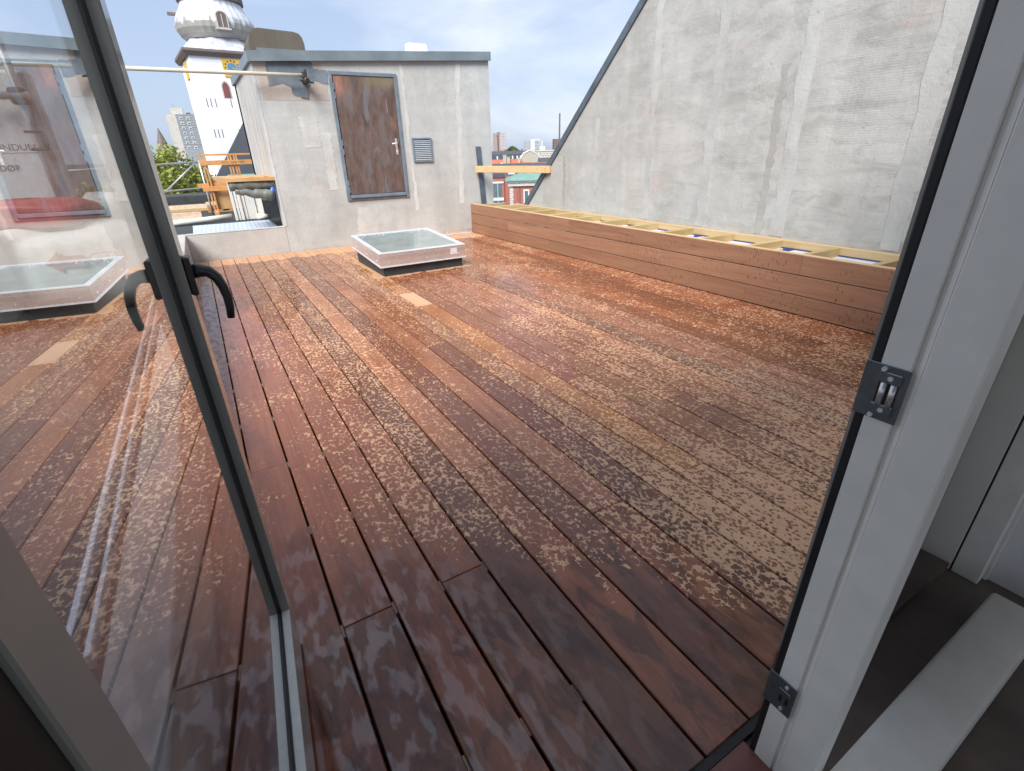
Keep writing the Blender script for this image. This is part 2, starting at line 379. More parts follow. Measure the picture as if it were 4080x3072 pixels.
M['sideplaster'] = m_plaster('weathered_side', (.46, .44, .41), 71., mesh=False, streak=1.1)
M['bare'] = m_plaster('bare_cement', (.50, .44, .385), 83., mesh=False, streak=.2)
M['slateblue'] = simple('slate_blue_paint', (.155, .185, .215), .6, .25, 9, bump=.3, bscale=40)
M['concrete'] = m_plaster('mossy_concrete', (.135, .12, .095), 5., mesh=False, streak=.7)
M['zinc'] = simple('zinc_flashing', (.22, .265, .285), .42, .18, 3, metal=.35)
M['darkzinc'] = simple('dark_zinc', (.115, .145, .175), .42, .25, 7, metal=.3)
M['steelblue'] = simple('painted_steel', (.165, .205, .245), .5, .18, 10)
M['rust'] = m_rust(); M['slat'] = simple('vent_slat', (.42, .46, .50), .4, .1, 20)
M['alu'] = simple('aluminium', (.80, .83, .87), .35, .06, 6, metal=.35)
M['alu2'] = simple('brushed_aluminium', (.74, .70, .68), .28, .06, 8, metal=.7)
M['sticker'] = simple('sticker', (.62, .58, .60), .5, .08, 20)
M['black'] = simple('black_rubber', (.010, .010, .011), .6, .2, 20)
M['anthracite'] = simple('anthracite_upstand', (.030, .038, .044), .55, .2, 8)
M['leafpaint'] = simple('grey_lacquer', (.27, .265, .24), .14, .06, 5)
M['bead'] = simple('pale_aluminium_bead', (.60, .61, .57), .4, .08, 60)
M['handle'] = simple('black_handle', (.018, .018, .017), .36, .15, 30)
M['white'] = simple('white_lacquer', (.86, .835, .76), .35, .06, 11, bump=.06, bscale=35)
M['white2'] = simple('white_lacquer_shade', (.80, .775, .70), .4, .04, 3)
M['strike'] = simple('strike_steel', (.20, .225, .235), .30, .12, 30, metal=.75)
M['floor'] = simple('floor_cover', (.13, .10, .085), .5, .35, 5, bump=.15, bscale=12)
M['interior'] = simple('interior_wall', (.74, .73, .71), .8, .05, 2)
M['redwood'] = simple('threshold_wood', (.16, .055, .045), .4, .25, 20)
M['glass'] = m_glass('door_glass', 1.6, (.95, .96, .955))
def m_obscure():
    b = NB('obscured_glass'); p = b.pos(); f = b.noise(p, 5, 4, .6)
    b.bump(b.noise(p, 55, 3, .6), .08, .002)
    return b.fin(b.mix(b.lin(f, .3, .7), (.24, .285, .265), (.34, .385, .36)), b.lin(f, .3, .7, .06, .14), .8)
M['skyglass'] = m_obscure()
M['shaft'] = simple('skylight_shaft', (.60, .63, .60), .8, .06, 3)
M['galv'] = simple('galvanised_tube', (.55, .57, .58), .38, .12, 8, metal=.6)
M['pipe'] = simple('cream_pipe', (.66, .64, .52), .4, .10, 5)
M['clamp'] = simple('greasy_clamp', (.075, .068, .06), .5, .4, 40, metal=.5)
M['orange'] = simple('orange_timber', (.62, .30, .105), .55, .14, 9)
M['ply'] = simple('plywood', (.56, .34, .15), .6, .15, 8)
M['tarp'] = simple('grey_tarpaulin', (.17, .185, .165), .35, .3, 12, bump=.5, bscale=18)
M['blueplastic'] = simple('blue_plastic', (.05, .14, .46), .35, .25, 30)
M['pack'] = simple('white_foil', (.66, .69, .71), .32, .08, 5, bump=.5, bscale=9)
M['redbag'] = simple('red_sack', (.50, .08, .08), .4, .18, 14, bump=.5, bscale=12)
M['sack'] = simple('white_sack', (.68, .665, .63), .42, .08, 7, bump=.5, bscale=10)
M['print'] = simple('dark_print', (.10, .10, .11), .5, .1, 10)
M['redprint'] = simple('red_print', (.46, .20, .17), .5, .1, 10)
M['bitumen'] = simple('bitumen', (.045, .047, .05), .7, .3, 6, bump=.3, bscale=50)
M['liner'] = simple('white_liner', (.62, .65, .70), .4, .15, 5)
M['bluefilm'] = simple('blue_film', (.06, .09, .28), .35, .2, 9)

def m_osb():
    b = NB('osb_board'); p = b.pos(); vo = b.n('TexVoronoi', feature='F1'); b.set(vo.inputs['Vector'], b.map(p, (1, .5, 1))); vo.inputs['Scale'].default_value = 26
    s = b.sep(vo.outputs['Color']); c = b.mix(s[0], (.40, .26, .15), (.70, .52, .36)); b.bump(s[1], .2, .002); return b.fin(c, .7)
def m_film():
    b = NB('printed_membrane'); p = b.pos(); X, Y, Z = b.sep(p)
    q = b.map(p, (11, 9, 1), (0,0,0), (0,0,.5)); br = b.n('TexBrick'); b.set(br.inputs['Vector'], q)
    br.inputs['Scale'].default_value = 1.0; br.inputs['Mortar Size'].default_value = .0; br.inputs['Color1'].default_value = (0,0,0,1); br.inputs['Color2'].default_value = (1,1,1,1)
    wv = b.n('TexWave', wave_type='BANDS', bands_direction='X'); b.set(wv.inputs['Vector'], b.map(p, (1,1,1), (0,0,0), (0,0,.9))); wv.inputs['Scale'].default_value = 6.5; wv.inputs['Distortion'].default_value = 1.5
    wz = b.n('TexWave', wave_type='BANDS', bands_direction='Y'); b.set(wz.inputs['Vector'], b.map(p, (1,1,1), (0,0,0), (0,0,.25))); wz.inputs['Scale'].default_value = 5.0
    k = b.math('MULTIPLY', b.smooth(wv.outputs['Fac'], .62, .74), b.smooth(wz.outputs['Fac'], .35, .5))
    c = b.mix(k, (.62, .70, .84), (.20, .32, .52)); return b.fin(c, .4)
M['osb'] = m_osb(); M['film'] = m_film()

# ================================================================== large structure
# deck -------------------------------------------------------------
GAP0, PITCH, GAPW = -0.0928, 0.147, 0.0070
YW = 7.463
deck = empty('deck', (0,0,0), label='wet reddish hardwood roof terrace deck of long planks', kind='structure')
JOIST = [1.055 + .4767*k for k in range(-1, 14)]
def jy(y): return min(JOIST, key=lambda q: abs(q-y))
PAL = {'r': (.372, .166, .094), 'p': (.265, .128, .084), 't': (.450, .230, .138), 'o': (.455, .222, .092), 'k': (.392, .180, .110), 'g': (.335, .172, .098), 'd': (.325, .148, .082)}
joints = {0: [3.0], 1: [2.02], 2: [1.06, 5.3], 3: [3.9], 4: [1.06, 4.417], 5: [5.8], 6: [1.54, 5.3], 7: [3.4], 8: [1.06, 4.9], 9: [2.9], 10: [3.4, 5.8],
          11: [1.07, 3.93, 4.40], 12: [2.02, 5.3], 13: [3.4], 14: [1.5, 4.8], 15: [2.9], 16: [1.06, 4.4], 17: [2.4], 18: [3.82], 19: [1.5, 5.3], 20: [3.4], 21: [2.0, 5.8], 22: [3.9], 23: [1.5, 4.8], 24: [3.4], 25: [2.4, 5.3]}
cols = {0: 'rp', 1: 'kk', 2: 'pkr', 3: 'kp', 4: 'pkd', 5: 'pg', 6: 'rtk', 7: 'pp', 8: 'rtr', 9: 'pd', 10: 'ggk', 11: 'koto', 12: 'krk', 13: 'gk'}
rr = random.Random(3)
for r in range(0, 26):
    x0 = GAP0 + PITCH*(r-1) + GAPW/2; x1 = GAP0 + PITCH*r - GAPW/2
    if r == 0: x0 = -.236
    if r == 25: x1 = 3.686
    ys = [.318] + [jy(y) for y in joints[r]] + [YW-.012]
    for i in range(len(ys)-1):
        a = ys[i] + (.0004 if i else 0); e = ys[i+1] - .0004
        mb = MB().cbox(x0, x1, a, e, -.028, rr.uniform(-.0006, .0006), .0025)
        o = mb.build('plank', M['deck'], deck)
        key = cols[r][min(i, len(cols[r])-1)] if r in cols else rr.choice('rktkrdpg')
        c = [v*q_ for q_ in (rr.uniform(.90, 1.10),) for v in PAL[key]]
        dryflag = (r == 11 and i == 2)
        if dryflag: c = [.52, .36, .23]
        o.color = (c[0], c[1], c[2], 0. if dryflag else 1.)
for k, y in enumerate(JOIST):
    MB().cbox(-.24, 3.68, y-.0225, y+.0225, -.075, -.029, .002).build('joist', M['pine'], deck)
spc = None
for g in range(5):
    for k, y in enumerate(JOIST):
        if y < .4: continue
        if spc is None: spc = MB().box(-GAPW/2+.0002, GAPW/2-.0002, -.022, .022, -.0285, -.011).build('spacer', M['spacer'], deck); so = spc
        else: so = inst(spc, deck)
        so.location = (GAP0+PITCH*g, y, 0)
MB().box(-.25, 4.30, .05, YW, -.12, -.10).build('underlay', M['bitumen'], deck)

# gable wall on the right -------------------------------------------
XG = 4.25
gable = empty('gable_wall', (XG, 3.5, 0), label='tall grey plastered gable wall with sloping dark metal edge, behind the timber bench', cat='wall')
gy0, gz0 = 6.72, .435; gsl = (2.50-.435)/(6.72-4.50)
pts = [(-1.4, -.1), (6.90, -.1), (6.90, .27), (gy0, gz0), (gy0-6.2, gz0+6.2*gsl), (-1.4, gz0+6.2*gsl)]
gb = MB().prism([(y-3.5, z) for y, z in pts], 0, .30, 'x').build('wall', M['plaster2'], gable)
sl = Vector((0, -1, gsl)).normalized(); nr = Vector((0, gsl, 1)).normalized()
mb = MB()
p0 = Vector((0, gy0+.04-3.5, gz0-.045)); p1 = p0 + sl*8.6
for seg in range(6):
    a = p0 + sl*(8.6*seg/6 + .003); e = p0 + sl*(8.6*(seg+1)/6)
    q = [a - nr*.055, a + nr*.018, e + nr*.018, e - nr*.055]
    m2 = MB().add([(-.02, v.y, v.z) for v in q] + [(.33, v.y, v.z) for v in q], [(0,1,2,3),(7,6,5,4),(0,4,5,1),(1,5,6,2),(2,6,7,3),(3,7,4,0)])
    m2.build('edge_trim', M['darkzinc'], gable)
def strip_mesh(z0, z1, w, seed, wob=.012, thick=.003, drift=0.):
    rg = random.Random(seed); n = 26; L_, R_ = [], []
    for i in range(n+1):
        z = z0 + (z1-z0)*i/n; d = drift*(i/n)
        L_.append((-w/2 + rg.uniform(-wob, wob) + d, z)); R_.append((w/2 + rg.uniform(-wob, wob) + d, z))
    return L_ + R_[::-1], n
for (yc, wd, z0, z1, sd_, mt, dr) in [(4.22, .085, .45, 2.9, 1, 'filler', .02), (3.45, .10, .45, 3.4, 2, 'filler', .04), (2.63, .12, .45, 4.1, 3, 'filler', .05), (1.75, .13, .45, 4.4, 4, 'filler', .04), (5.10, .06, .45, 1.5, 5, 'filler', 0.),
                                  (2.80, .06, .45, 1.75, 6, 'fillerdark', .02), (5.74, .05, .45, 1.1, 7, 'fillerdark', 0), (1.2, .12, .45, 4.4, 9, 'filler', .02)]:
    P_, n = strip_mesh(z0, z1, wd, sd_, .016, drift=dr)
    N = len(P_); mb = MB(); vs = [(-.0035, yc-3.5+a, z) for a, z in P_] + [(.001, yc-3.5+a, z) for a, z in P_]
    fs = []
    for i in range(n):
        fs.append((i, N-1-i, N-2-i, i+1))
    for i in range(N): j = (i+1) % N; fs.append((i, j, j+N, i+N))
    mb.add(vs, fs).build('filler_strip', M['filler2' if mt == 'filler' else mt], gable)

# rooftop hut ------------------------------------------------------
HX0, HX1, HY1 = .910, 4.110, 9.97
hut = empty('rooftop_hut', (2.5, YW, 0), label='grey plastered rooftop hut with a rusty steel door and zinc roof edge', cat='building')
def hx(x): return x-2.5
def hy(y): return y-YW
zt0, zt1 = 2.215, 2.385
hw = MB()
prof = [(hx(HX0), -.1), (hx(HX1), -.1), (hx(HX1), zt1), (hx(HX0), zt0)]
hw.prism(prof, 0, .28, 'y'); hw.build('front_wall', M['plaster'], hut)
MB().prism([(hy(YW)+.28, .90), (hy(HY1), .90), (hy(HY1), zt0), (hy(YW)+.28, zt0)], hx(HX0), hx(HX0)+.2, 'x').build('side_wall', M['sideplaster'], hut)
MB().prism([(hy(YW)+.28, -.1), (hy(HY1), -.1), (hy(HY1), zt1), (hy(YW)+.28, zt1)], hx(HX1)-.2, hx(HX1), 'x').build('side_wall', M['plaster'], hut)
MB().box(hx(HX0), hx(HX1)-.2, hy(HY1)-.2, hy(HY1), .25, zt0).build('rear_wall', M['plaster'], hut)
# corner bead
P_, n = strip_mesh(.34, 2.21, .022, 21, .006); mb = MB(); N = len(P_)
mb.add([(hx(HX0)+.008+a, -.004, z) for a, z in P_] + [(hx(HX0)+.008+a, .001, z) for a, z in P_], [(i, i+1, N-2-i, N-1-i) for i in range(n)] + [(i, i+N, (i+1)%N+N, (i+1)%N) for i in range(N)])
mb.build('corner_bead', M['filler'], hut)
# zinc roof edge: front in three lengths, side, roof sheet
def zt(x): return 2.310 + (2.480-2.310)*(x-HX0)/(HX1-HX0)
for a, e in ((HX0-.03, 2.75), (2.752, 3.50), (3.502, HX1+.02)):
    MB().prism([(hx(a), zt(a)-.098), (hx(e), zt(e)-.098), (hx(e), zt(e)), (hx(a), zt(a))], -.045, -.012, 'y').build('roof_edge', M['zinc'], hut)
    MB().prism([(hx(a), zt(a)-.108), (hx(e), zt(e)-.108), (hx(e), zt(e)-.099), (hx(a), zt(a)-.099)], -.052, -.012, 'y').build('drip_edge', M['zinc'], hut)
MB().box(hx(HX0)-.03, hx(HX0)+.01, -.011, hy(HY1)+.03, zt(HX0)-.106, zt(HX0)-.001).build('roof_edge', M['zinc'], hut)
MB().prism([(hx(HX0)+.011, zt0+.001), (hx(HX1)+.02, zt1+.001), (hx(HX1)+.02, zt(HX1)-.006), (hx(HX0)+.011, zt(HX0)-.006)], -.011, hy(HY1)+.03, 'y').build('roof', M['bitumen'], hut)
# dark blue painted patch and bare cement field
def patch(name, poly, mat, t=.003):
    mb = MB(); n = len(poly)
    mb.add([(hx(x), -t, z) for x, z in poly] + [(hx(x), .001, z) for x, z in poly], [tuple(range(n)), ] + [(i, i+n, (i+1) % n+n, (i+1) % n) for i in range(n)])
    return mb.build(name, mat, hut)
rg = random.Random(11)
def rough_poly(pts, k=5, a=.012):
    o = []
    for i in range(len(pts)):
        p, q = pts[i], pts[(i+1) % len(pts)]
        for j in range(k):
            t = j/k; o.append((p[0]+(q[0]-p[0])*t + (rg.uniform(-a, a) if j else 0), p[1]+(q[1]-p[1])*t + (rg.uniform(-a, a) if j else 0)))
    return o
patch('bare_patch', rough_poly([(.96, 1.81), (1.76, 1.82), (1.755, 2.14), (1.70, 2.215), (.96, 2.20)], 6, .01), M['bare'], .002)
patch('painted_patch', rough_poly([(1.06, 1.955), (1.22, 1.99), (1.30, 1.96), (1.34, 1.86), (1.47, 1.86), (1.52, 1.955), (1.60, 2.03), (1.72, 2.0), (1.772, 2.0), (1.772, 2.15), (1.62, 2.16), (1.60, 2.245), (1.075, 2.215)], 4, .008), M['slateblue'], .004)
for (xc, wd, z0, z1, s_, mt, dr) in [(3.55, .07, .45, 2.33, 31, 'filler', .05), (2.80, .04, .40, 2.28, 32, 'filler', -.04), (1.45, .22, 1.28, 1.64, 33, 'filler', 0), (1.62, .12, .75, 1.45, 34, 'filler', .02), (2.0, .30, .02, .50, 37, 'filler', .05)]:
    P_, n = strip_mesh(z0, z1, wd, s_, .014, drift=dr); N = len(P_); mb = MB()
    mb.add([(hx(xc)+a, -.0025, z) for a, z in P_] + [(hx(xc)+a, .001, z) for a, z in P_], [(i, i+1, N-2-i, N-1-i) for i in range(n)] + [(i, i+N, (i+1)%N+N, (i+1)%N) for i in range(N)])
    mb.build('filler_strip', M[mt], hut)
# door
dr = empty('door', (hx(0), 0, 0)); dr.parent = hut; dr['label'] = 'narrow rusty steel door in a blue grey frame'
fx0, fx1, fz0, fz1 = 1.782, 2.680, .600, 2.150
for a in ((fx0, fx0+.042, fz0+.0, fz1), (fx1-.042, fx1, fz0, fz1)):
    MB().cbox(a[0], a[1], -.022, .0, a[2], a[3], .003).build('frame_post', M['steelblue'], dr)
MB().cbox(fx0+.0425, fx1-.0425, -.022, .0, fz1-.042, fz1, .003).build('frame_head', M['steelblue'], dr)
MB().cbox(fx0+.0425, fx1-.0425, -.020, .0, fz0, fz0+.028, .003).build('frame_sill', M['steelblue'], dr)
MB().cbox(fx0+.045, fx1-.045, -.040, -.001, fz0+.030, fz0+.072, .004).build('drip_rail', M['steelblue'], dr)
MB().cbox(fx0+.055, fx1-.050, -.012, -.0005, fz0+.078, fz1-.050, .002).build('door_panel', M['rust'], dr)
MB().box(fx0+.0426, fx0+.0545, -.006, -.0006, fz0+.078, fz1-.046).build('shadow_gap', M['black'], dr)
for z in (1.98, 1.88, 1.33, 1.22, .83, .74):
    MB().tube([(fx0+.050, -.016, z-.035), (fx0+.050, -.016, z+.035)], .008, 8).build('hinge', M['steelblue'], dr)
hp = MB().cbox(2.560, 2.592, -.018, -.012, 1.17, 1.375, .002).build('handle_plate', M['alu2'], dr)
MB().tube([(2.576, -.018, 1.315), (2.576, -.05, 1.315), (2.566, -.058, 1.314), (2.50, -.058, 1.308)], .0085, 8).build('lever', M['alu'], hp, True)
MB().tube([(2.576, -.018, 1.215), (2.576, -.024, 1.215)], .015, 12).build('lock_cylinder', M['alu'], hp)
# vent
vn = empty('vent_grille', (hx(0), 0, 0)); vn.parent = hut
vx0, vx1, vz0, vz1 = 2.812, 3.108, 1.064, 1.380
for a in ((vx0, vx0+.022, vz0, vz1), (vx1-.022, vx1, vz0, vz1)): MB().cbox(a[0], a[1], -.025, 0, a[2], a[3], .002).build('frame_side', M['steelblue'], vn)
for a in ((vz1-.022, vz1), (vz0, vz0+.022)): MB().cbox(vx0+.0222, vx1-.0222, -.025, 0, a[0], a[1], .002).build('frame_side', M['steelblue'], vn)
MB().box(vx0+.02, vx1-.02, -.003, .0005, vz0+.02, vz1-.02).build('backing', M['black'], vn)
for i in range(11):
    z = vz0+.036+i*.0242
    MB().add([(vx0+.023, -.024, z-.008), (vx1-.023, -.024, z-.008), (vx1-.023, -.006, z+.009), (vx0+.023, -.006, z+.009), (vx0+.023, -.023, z-.0095), (vx1-.023, -.023, z-.0095), (vx1-.023, -.005, z+.0075), (vx0+.023, -.005, z+.0075)],
             [(0,1,2,3), (7,6,5,4), (0,4,5,1), (3,2,6,7), (0,3,7,4), (1,5,6,2)]).build('slat', M['slat'], vn)
# flashing foot with screws on right
ff = MB().box(hx(3.16), hx(3.683), -.014, -.001, .004, .062).build('foot_flashing', M['alu2'], hut)
MB().box(hx(3.16), hx(3.683), -.045, -.0142, .003, .008).build('foot_lip', M['alu'], hut)
for x in (3.25, 3.42, 3.58): MB().tube([(hx(x), -.014, .04), (hx(x), -.019, .04)], .007, 8).build('screw', M['alu'], hut)
# concrete block chimney on roof
ch = empty('chimney_block', (1.30, 7.95, 2.3), label='mossy rounded concrete chimney stump on the hut roof', cat='chimney')
cp = [(-.335, .02), (.315, .06), (.315, .16), (.30, .225), (.265, .265), (.20, .280), (-.20, .292), (-.255, .280), (-.30, .225), (-.325, .16)]
MB().prism(cp, -.22, .45, 'y').build('block', M['concrete'], ch)
MB().box(-.26, .345, -.26, -.221, .015, .085).build('collar', M['zinc'], ch)
rv = empty('roof_vent', (3.44, 8.5, 2.42), label='small white corrugated vent hood on the hut roof', cat='vent')
mb = MB(); n = 14
for i in range(n+1):
    x = -.15 + .30*i/n; zz = .012 if i % 2 else 0
    mb.v += [(x-.03*0, -.10, .02), (x+.01, 0, .275+zz), (x, .12, .275+zz), (x, .16, .02)]
for i in range(n):
    a, b_ = i*4, (i+1)*4
    mb.f += [(a, b_, b_+1, a+1), (a+1, b_+1, b_+2, a+2), (a+2, b_+2, b_+3, a+3)]
mb.f += [(0, 1, 2, 3), (n*4+3, n*4+2, n*4+1, n*4)]
mb.build('hood', M['white'], rv)
# pipe with clamp
pp_ = empty('handrail_pipe', (1.45, 7.33, 2.07), label='long pale horizontal pipe clamped to the hut front', cat='pipe')
MB().tube([(-3.2, 0, -.012), (-1.0, 0, -.004), (.02, 0, 0)], .021, 14).build('tube', M['pipe'], pp_, True)
cl = empty('clamp'); cl.parent = pp_
MB().tube([(0.03, -.02, .06), (.035, -.01, -.06)], .016, 8).build('bolt', M['clamp'], cl)
MB().tube([(.03, -.06, -.055), (.03, .13, -.055)], [.032, .032], 14).build('sleeve', M['clamp'], cl, True)
MB().tube([(.03, -.0605, -.055), (.03, -.0615, -.055)], .020, 12).build('sleeve_mouth', M['black'], cl)
MB().tube([(-.045, 0.0, -.05), (.12, 0.0, -.075)], .010, 8).build('bolt', M['clamp'], cl)
MB().cbox(-.008, .022, -.035, .035, -.03, .04, .006).build('jaw', M['clamp'], cl)
MB().prism([(-.045, -.22), (.045, -.235), (.065, -.08), (-.01, -.07)], .118, .130, 'y').build('wall_plate', M['steelblue'], pp_)

# parapet ----------------------------------------------------------
par = empty('parapet_wall', (-.25, 4, 0), label='low pale plastered parapet wall along the left edge of the deck', cat='wall')
def px(x): return x+.25
def py(y): return y-4
MB().cbox(px(-.249), px(HX0)-.001, py(YW), py(YW)+.15, -.1, .330, .004).build('front_leg', M['plaster3'], par)
MB().cbox(px(-.362), px(-.250), py(.30), py(YW)+.15, -.1, .330, .004).build('side_leg', M['plaster3'], par)
for x, wd in ((-.428, .013), (-.390, .010)):
    MB().cbox(px(x)-wd/2, px(x)+wd/2, py(.95), py(7.3), .300, .338, .002).build('edge_rail', M['alu'], par)
MB().box(px(-.44), px(-.3625), py(.30), py(7.5), .25, .300).build('gutter', M['bitumen'], par)
MB().cbox(px(-.245), px(.90), py(YW)-.0035, py(YW)+.10, .3305, .336, .001).build('top_skim', M['filler'], par)

# house behind and around the camera --------------------------------
house = empty('house', (0, 0, 0), label='facade and mostly unseen room of the house around the open terrace door', kind='structure')
MB().box(-4.5, 4.24, -4.0, .30, -.22, -.021).build('room_floor', M['floor'], house)
MB().box(-4.5, 4.24, -4.0, .29, 2.45, 2.6).build('room_ceiling', M['interior'], house)
MB().box(-4.6, -4.5, -4.0, .29, -.2, .1).build('room_wall', M['interior'], house)  # unseen side wall, its opening shaped to let more daylight in
MB().box(-4.6, -4.5, -4.0, .29, 2.3, 2.6).build('room_wall', M['interior'], house)
MB().box(-4.6, -4.5, -.1, .29, .101, 2.299).build('room_wall', M['interior'], house)
MB().box(4.0, 4.10, -4.0, .20, -.02, 2.449).build('room_wall', M['interior'], house)
MB().box(-.999, 4.24, -4.1, -4.0, -.2, .5).build('room_wall', M['interior'], house)  # unseen rear wall kept low, opening added to brighten the interior
MB().box(-4.5, -1.0, -4.1, -4.0, -.2, 2.449).build('room_wall', M['interior'], house)
MB().box(-4.5, -.27, .12, .29, -.02, 2.449).build('facade', M['interior'], house)
MB().box(1.76, 3.99, .12, .29, -.02, 2.449).build('facade', M['interior'], house)
MB().box(-.27, 1.76, .12, .29, 2.08, 2.449).build('facade', M['interior'], house)
MB().prism([(-4.1, 2.605), (.36, 2.605), (-4.1, 6.6)], -4.6, 4.24, 'x').build('roof', M['darkzinc'], house)

# door frame -------------------------------------------------------
fr = empty('door_frame', (.74, .27, 0), label='white terrace door frame with black seal and two steel strike plates, right edge', cat='door frame')
def qx(x): return x-.74
def qy(y): return y-.27
MB().cbox(qx(.7405), qx(.795), qy(.2725), qy(.2855), -.06, 2.05, .002).build('seal', M['black'], fr)
MB().cbox(qx(.7400), qx(.781), qy(.2362), qy(.2724), -.02, 2.05, .0015).build('jamb_stop', M['white'], fr)
MB().box(qx(.7460), qx(.781), qy(.2312), qy(.2361), -.02, 2.05).build('jamb_groove', M['white2'], fr)
MB().prism([(qx(.7400), qy(.2245)), (qx(.781), qy(.2245)), (qx(.781), qy(.2311)), (qx(.7445), qy(.2311))], -.02, 2.05, 'z').build('jamb_bead', M['white'], fr)
MB().cbox(qx(.7385), qx(.781), qy(.1655), qy(.2244), -.02, 2.05, .0025).build('jamb_lining', M['white'], fr)
MB().box(qx(1.00), qx(1.70), qy(.2861), qy(.359), -.04, .006).build('side_sill', M['floor'], fr)
MB().box(qx(1.00), qx(1.70), qy(.36), qy(.39), -.02, 2.05).build('side_panel', M['leafpaint'], fr)
MB().box(qx(-.13), qx(1.70), qy(.30), qy(.318), -.05, -.004).build('sill_profile', M['black'], fr)
MB().box(qx(-.13), qx(.74), qy(.23), qy(.299), -.05, -.006).build('threshold', M['redwood'], fr)
for (z0, z1, big) in ((.826, .906, True), (.168, .252, False)):
    sp = empty('strike_plate', (qx(.74), 0, 0)); sp.parent = fr
    MB().cbox(-.0022, -.0002, qy(.2335), qy(.2885), z0, z1, .0006).build('plate', M['strike'], sp)
    zc = (z0+z1)/2
    if big:
        MB().cbox(-.0050, -.0024, qy(.2405), qy(.2680), zc+.016, zc+.031, .0012).build('keeper', M['strike'], sp)
        MB().cbox(-.0050, -.0024, qy(.2405), qy(.2680), zc-.031, zc-.016, .0012).build('keeper', M['strike'], sp)
        for y in (.2475, .2595): MB().tube([(-.0030, qy(y), zc-.0155), (-.0030, qy(y), zc+.0155)], .0042, 10).build('roller', M['alu2'], sp, True)
        MB().box(-.0027, -.0023, qy(.2420), qy(.2665), zc-.0155, zc+.0155).build('slot', M['black'], sp)
        for (y, z) in ((.2640, zc+.0345), (.2535, zc+.0235), (.2535, zc-.0235), (.2640, zc-.0345)):
            MB().tube([(-.0062, qy(y), z), (-.0023, qy(y), z)], .0034, 10).build('screw', M['alu'], sp)
    else:
        for y in (.246, .258): MB().box(-.0027, -.0023, qy(y)-.003, qy(y)+.003, zc-.016, zc+.002).build('slot', M['black'], sp)
        MB().cbox(-.0050, -.0024, qy(.2420), qy(.2640), zc+.010, zc+.020, .001).build('keeper', M['strike'], sp)
        for z in (zc+.031, zc-.031): MB().tube([(-.0052, qy(.252), z), (-.0023, qy(.252), z)], .0034, 10).build('screw', M['alu'], sp)
# hinge side jamb and head
MB().cbox(qx(-.235), qx(-.172), qy(.165), qy(.285), -.02, 2.05, .002).build('hinge_jamb', M['white'], fr)
MB().cbox(qx(-.235), qx(1.76), qy(.165), qy(.285), 2.051, 2.08, .002).build('head', M['white'], fr)

# neighbouring window lining further right
wl = empty('window_lining', (1.707, .28, 0), label='white window reveal lining with a dark joint, at the far right edge', cat='window lining')
MB().cbox(0, .04, .003, .16, -.02, 2.05, .002).build('lining_board', M['white2'], wl)
MB().box(.006, .04, -.0015, .0028, -.02, 2.05).build('joint', M['black'], wl)
MB().cbox(0, .04, -.066, -.0018, -.02, 2.05, .002).build('lining_board', M['white'], wl)
MB().cbox(.041, .06, -.075, -.05, -.02, 2.05, .002).build('cover_strip', M['white2'], wl)
wr = empty('white_rail', (.9, .09, -.02), label='white wrapped rail lying on the brown floor inside the door', cat='rail')
mb = MB(); sec = []
for k in range(16):
    an = 2*math.pi*k/16; cx_, sz_ = math.cos(an), math.sin(an)
    sec.append((math.copysign(abs(cx_)**.2, cx_)*.056, math.copysign(abs(sz_)**.2, sz_)*.052+.054))
mb.add([(-1.3, a, z) for a, z in sec] + [(.665, a+.018, z) for a, z in sec], [tuple(range(15, -1, -1)), tuple(range(16, 32))] + [(i, (i+1) % 16, (i+1) % 16+16, i+16) for i in range(16)])
mb.build('rail', M['white'], wr, True)
MB().cbox(.668, .74, -.04, .06, .03, .055, .004).build('end_clip', M['pack'], wr)
# interior radiator-like board behind it
sb = empty('skirting_board', (2.2, .10, -.02), label='pale skirting board on the wall past the window lining', cat='skirting')
MB().cbox(-.43, 1.5, 0, .019, 0, .14, .003).build('board', M['white2'], sb)

# glazed door leaf ---------------------------------------------------
TH = R(4.4)   # leaf swung out past square
leaf = empty('glazed_door', (-.15*math.cos(TH), .15*math.sin(TH), 0), -TH, label='open grey framed glass door leaf on the left with a black lever handle', cat='door')
# local: y along the leaf (outwards), x towards the room side, glass surface at x=0
g0, g1, gz_0, gz_1 = .262, 1.033, .158, 1.92
FT = .0178
MB().cbox(-.040, FT, g1, g1+.052, .028, 2.02, .0015).build('lock_stile', M['leafpaint'], leaf)
MB().cbox(-.040, FT, g0-.042, g0, .028, 2.02, .0015).build('hinge_stile', M['leafpaint'], leaf)
MB().box(-.040, FT-.004, g0-.095, g0-.0425, .028, 2.02).build('hinge_seal', M['black'], leaf)
MB().cbox(-.040, FT, g0+.0005, g1-.0005, .028, gz_0, .0015).build('bottom_rail', M['leafpaint'], leaf)
MB().cbox(-.040, FT, g0+.0005, g1-.0005, gz_1, 2.02, .0015).build('top_rail', M['leafpaint'], leaf)
MB().box(.0006, FT-.0003, g0+.001, g1-.001, gz_0+.0001, gz_0+.0022).build('glazing_bead', M['bead'], leaf)
MB().box(-.0055, -.0045, g0-.005, g1+.0, gz_0-.0005, gz_1+.0005).build('glass_pane', M['glass'], leaf)
gk = .0042
MB().box(-.0043, gk-.004, g1-.006, g1-.0001, gz_0+.0002, gz_1-.0002).build('gasket', M['black'], leaf)
MB().box(-.0043, gk-.004, g0+.0001, g0+.006, gz_0+.0002, gz_1-.0002).build('gasket', M['black'], leaf)
MB().box(-.0043, gk-.004, g0+.0061, g1-.0061, gz_0+.0023, gz_0+.006).build('gasket', M['black'], leaf)
hd = empty('handle', (FT, g1+.024, .988)); hd.parent = leaf
MB().cbox(.0002, .0115, -.018, .018, -.034, .034, .0025).build('rosette', M['handle'], hd)
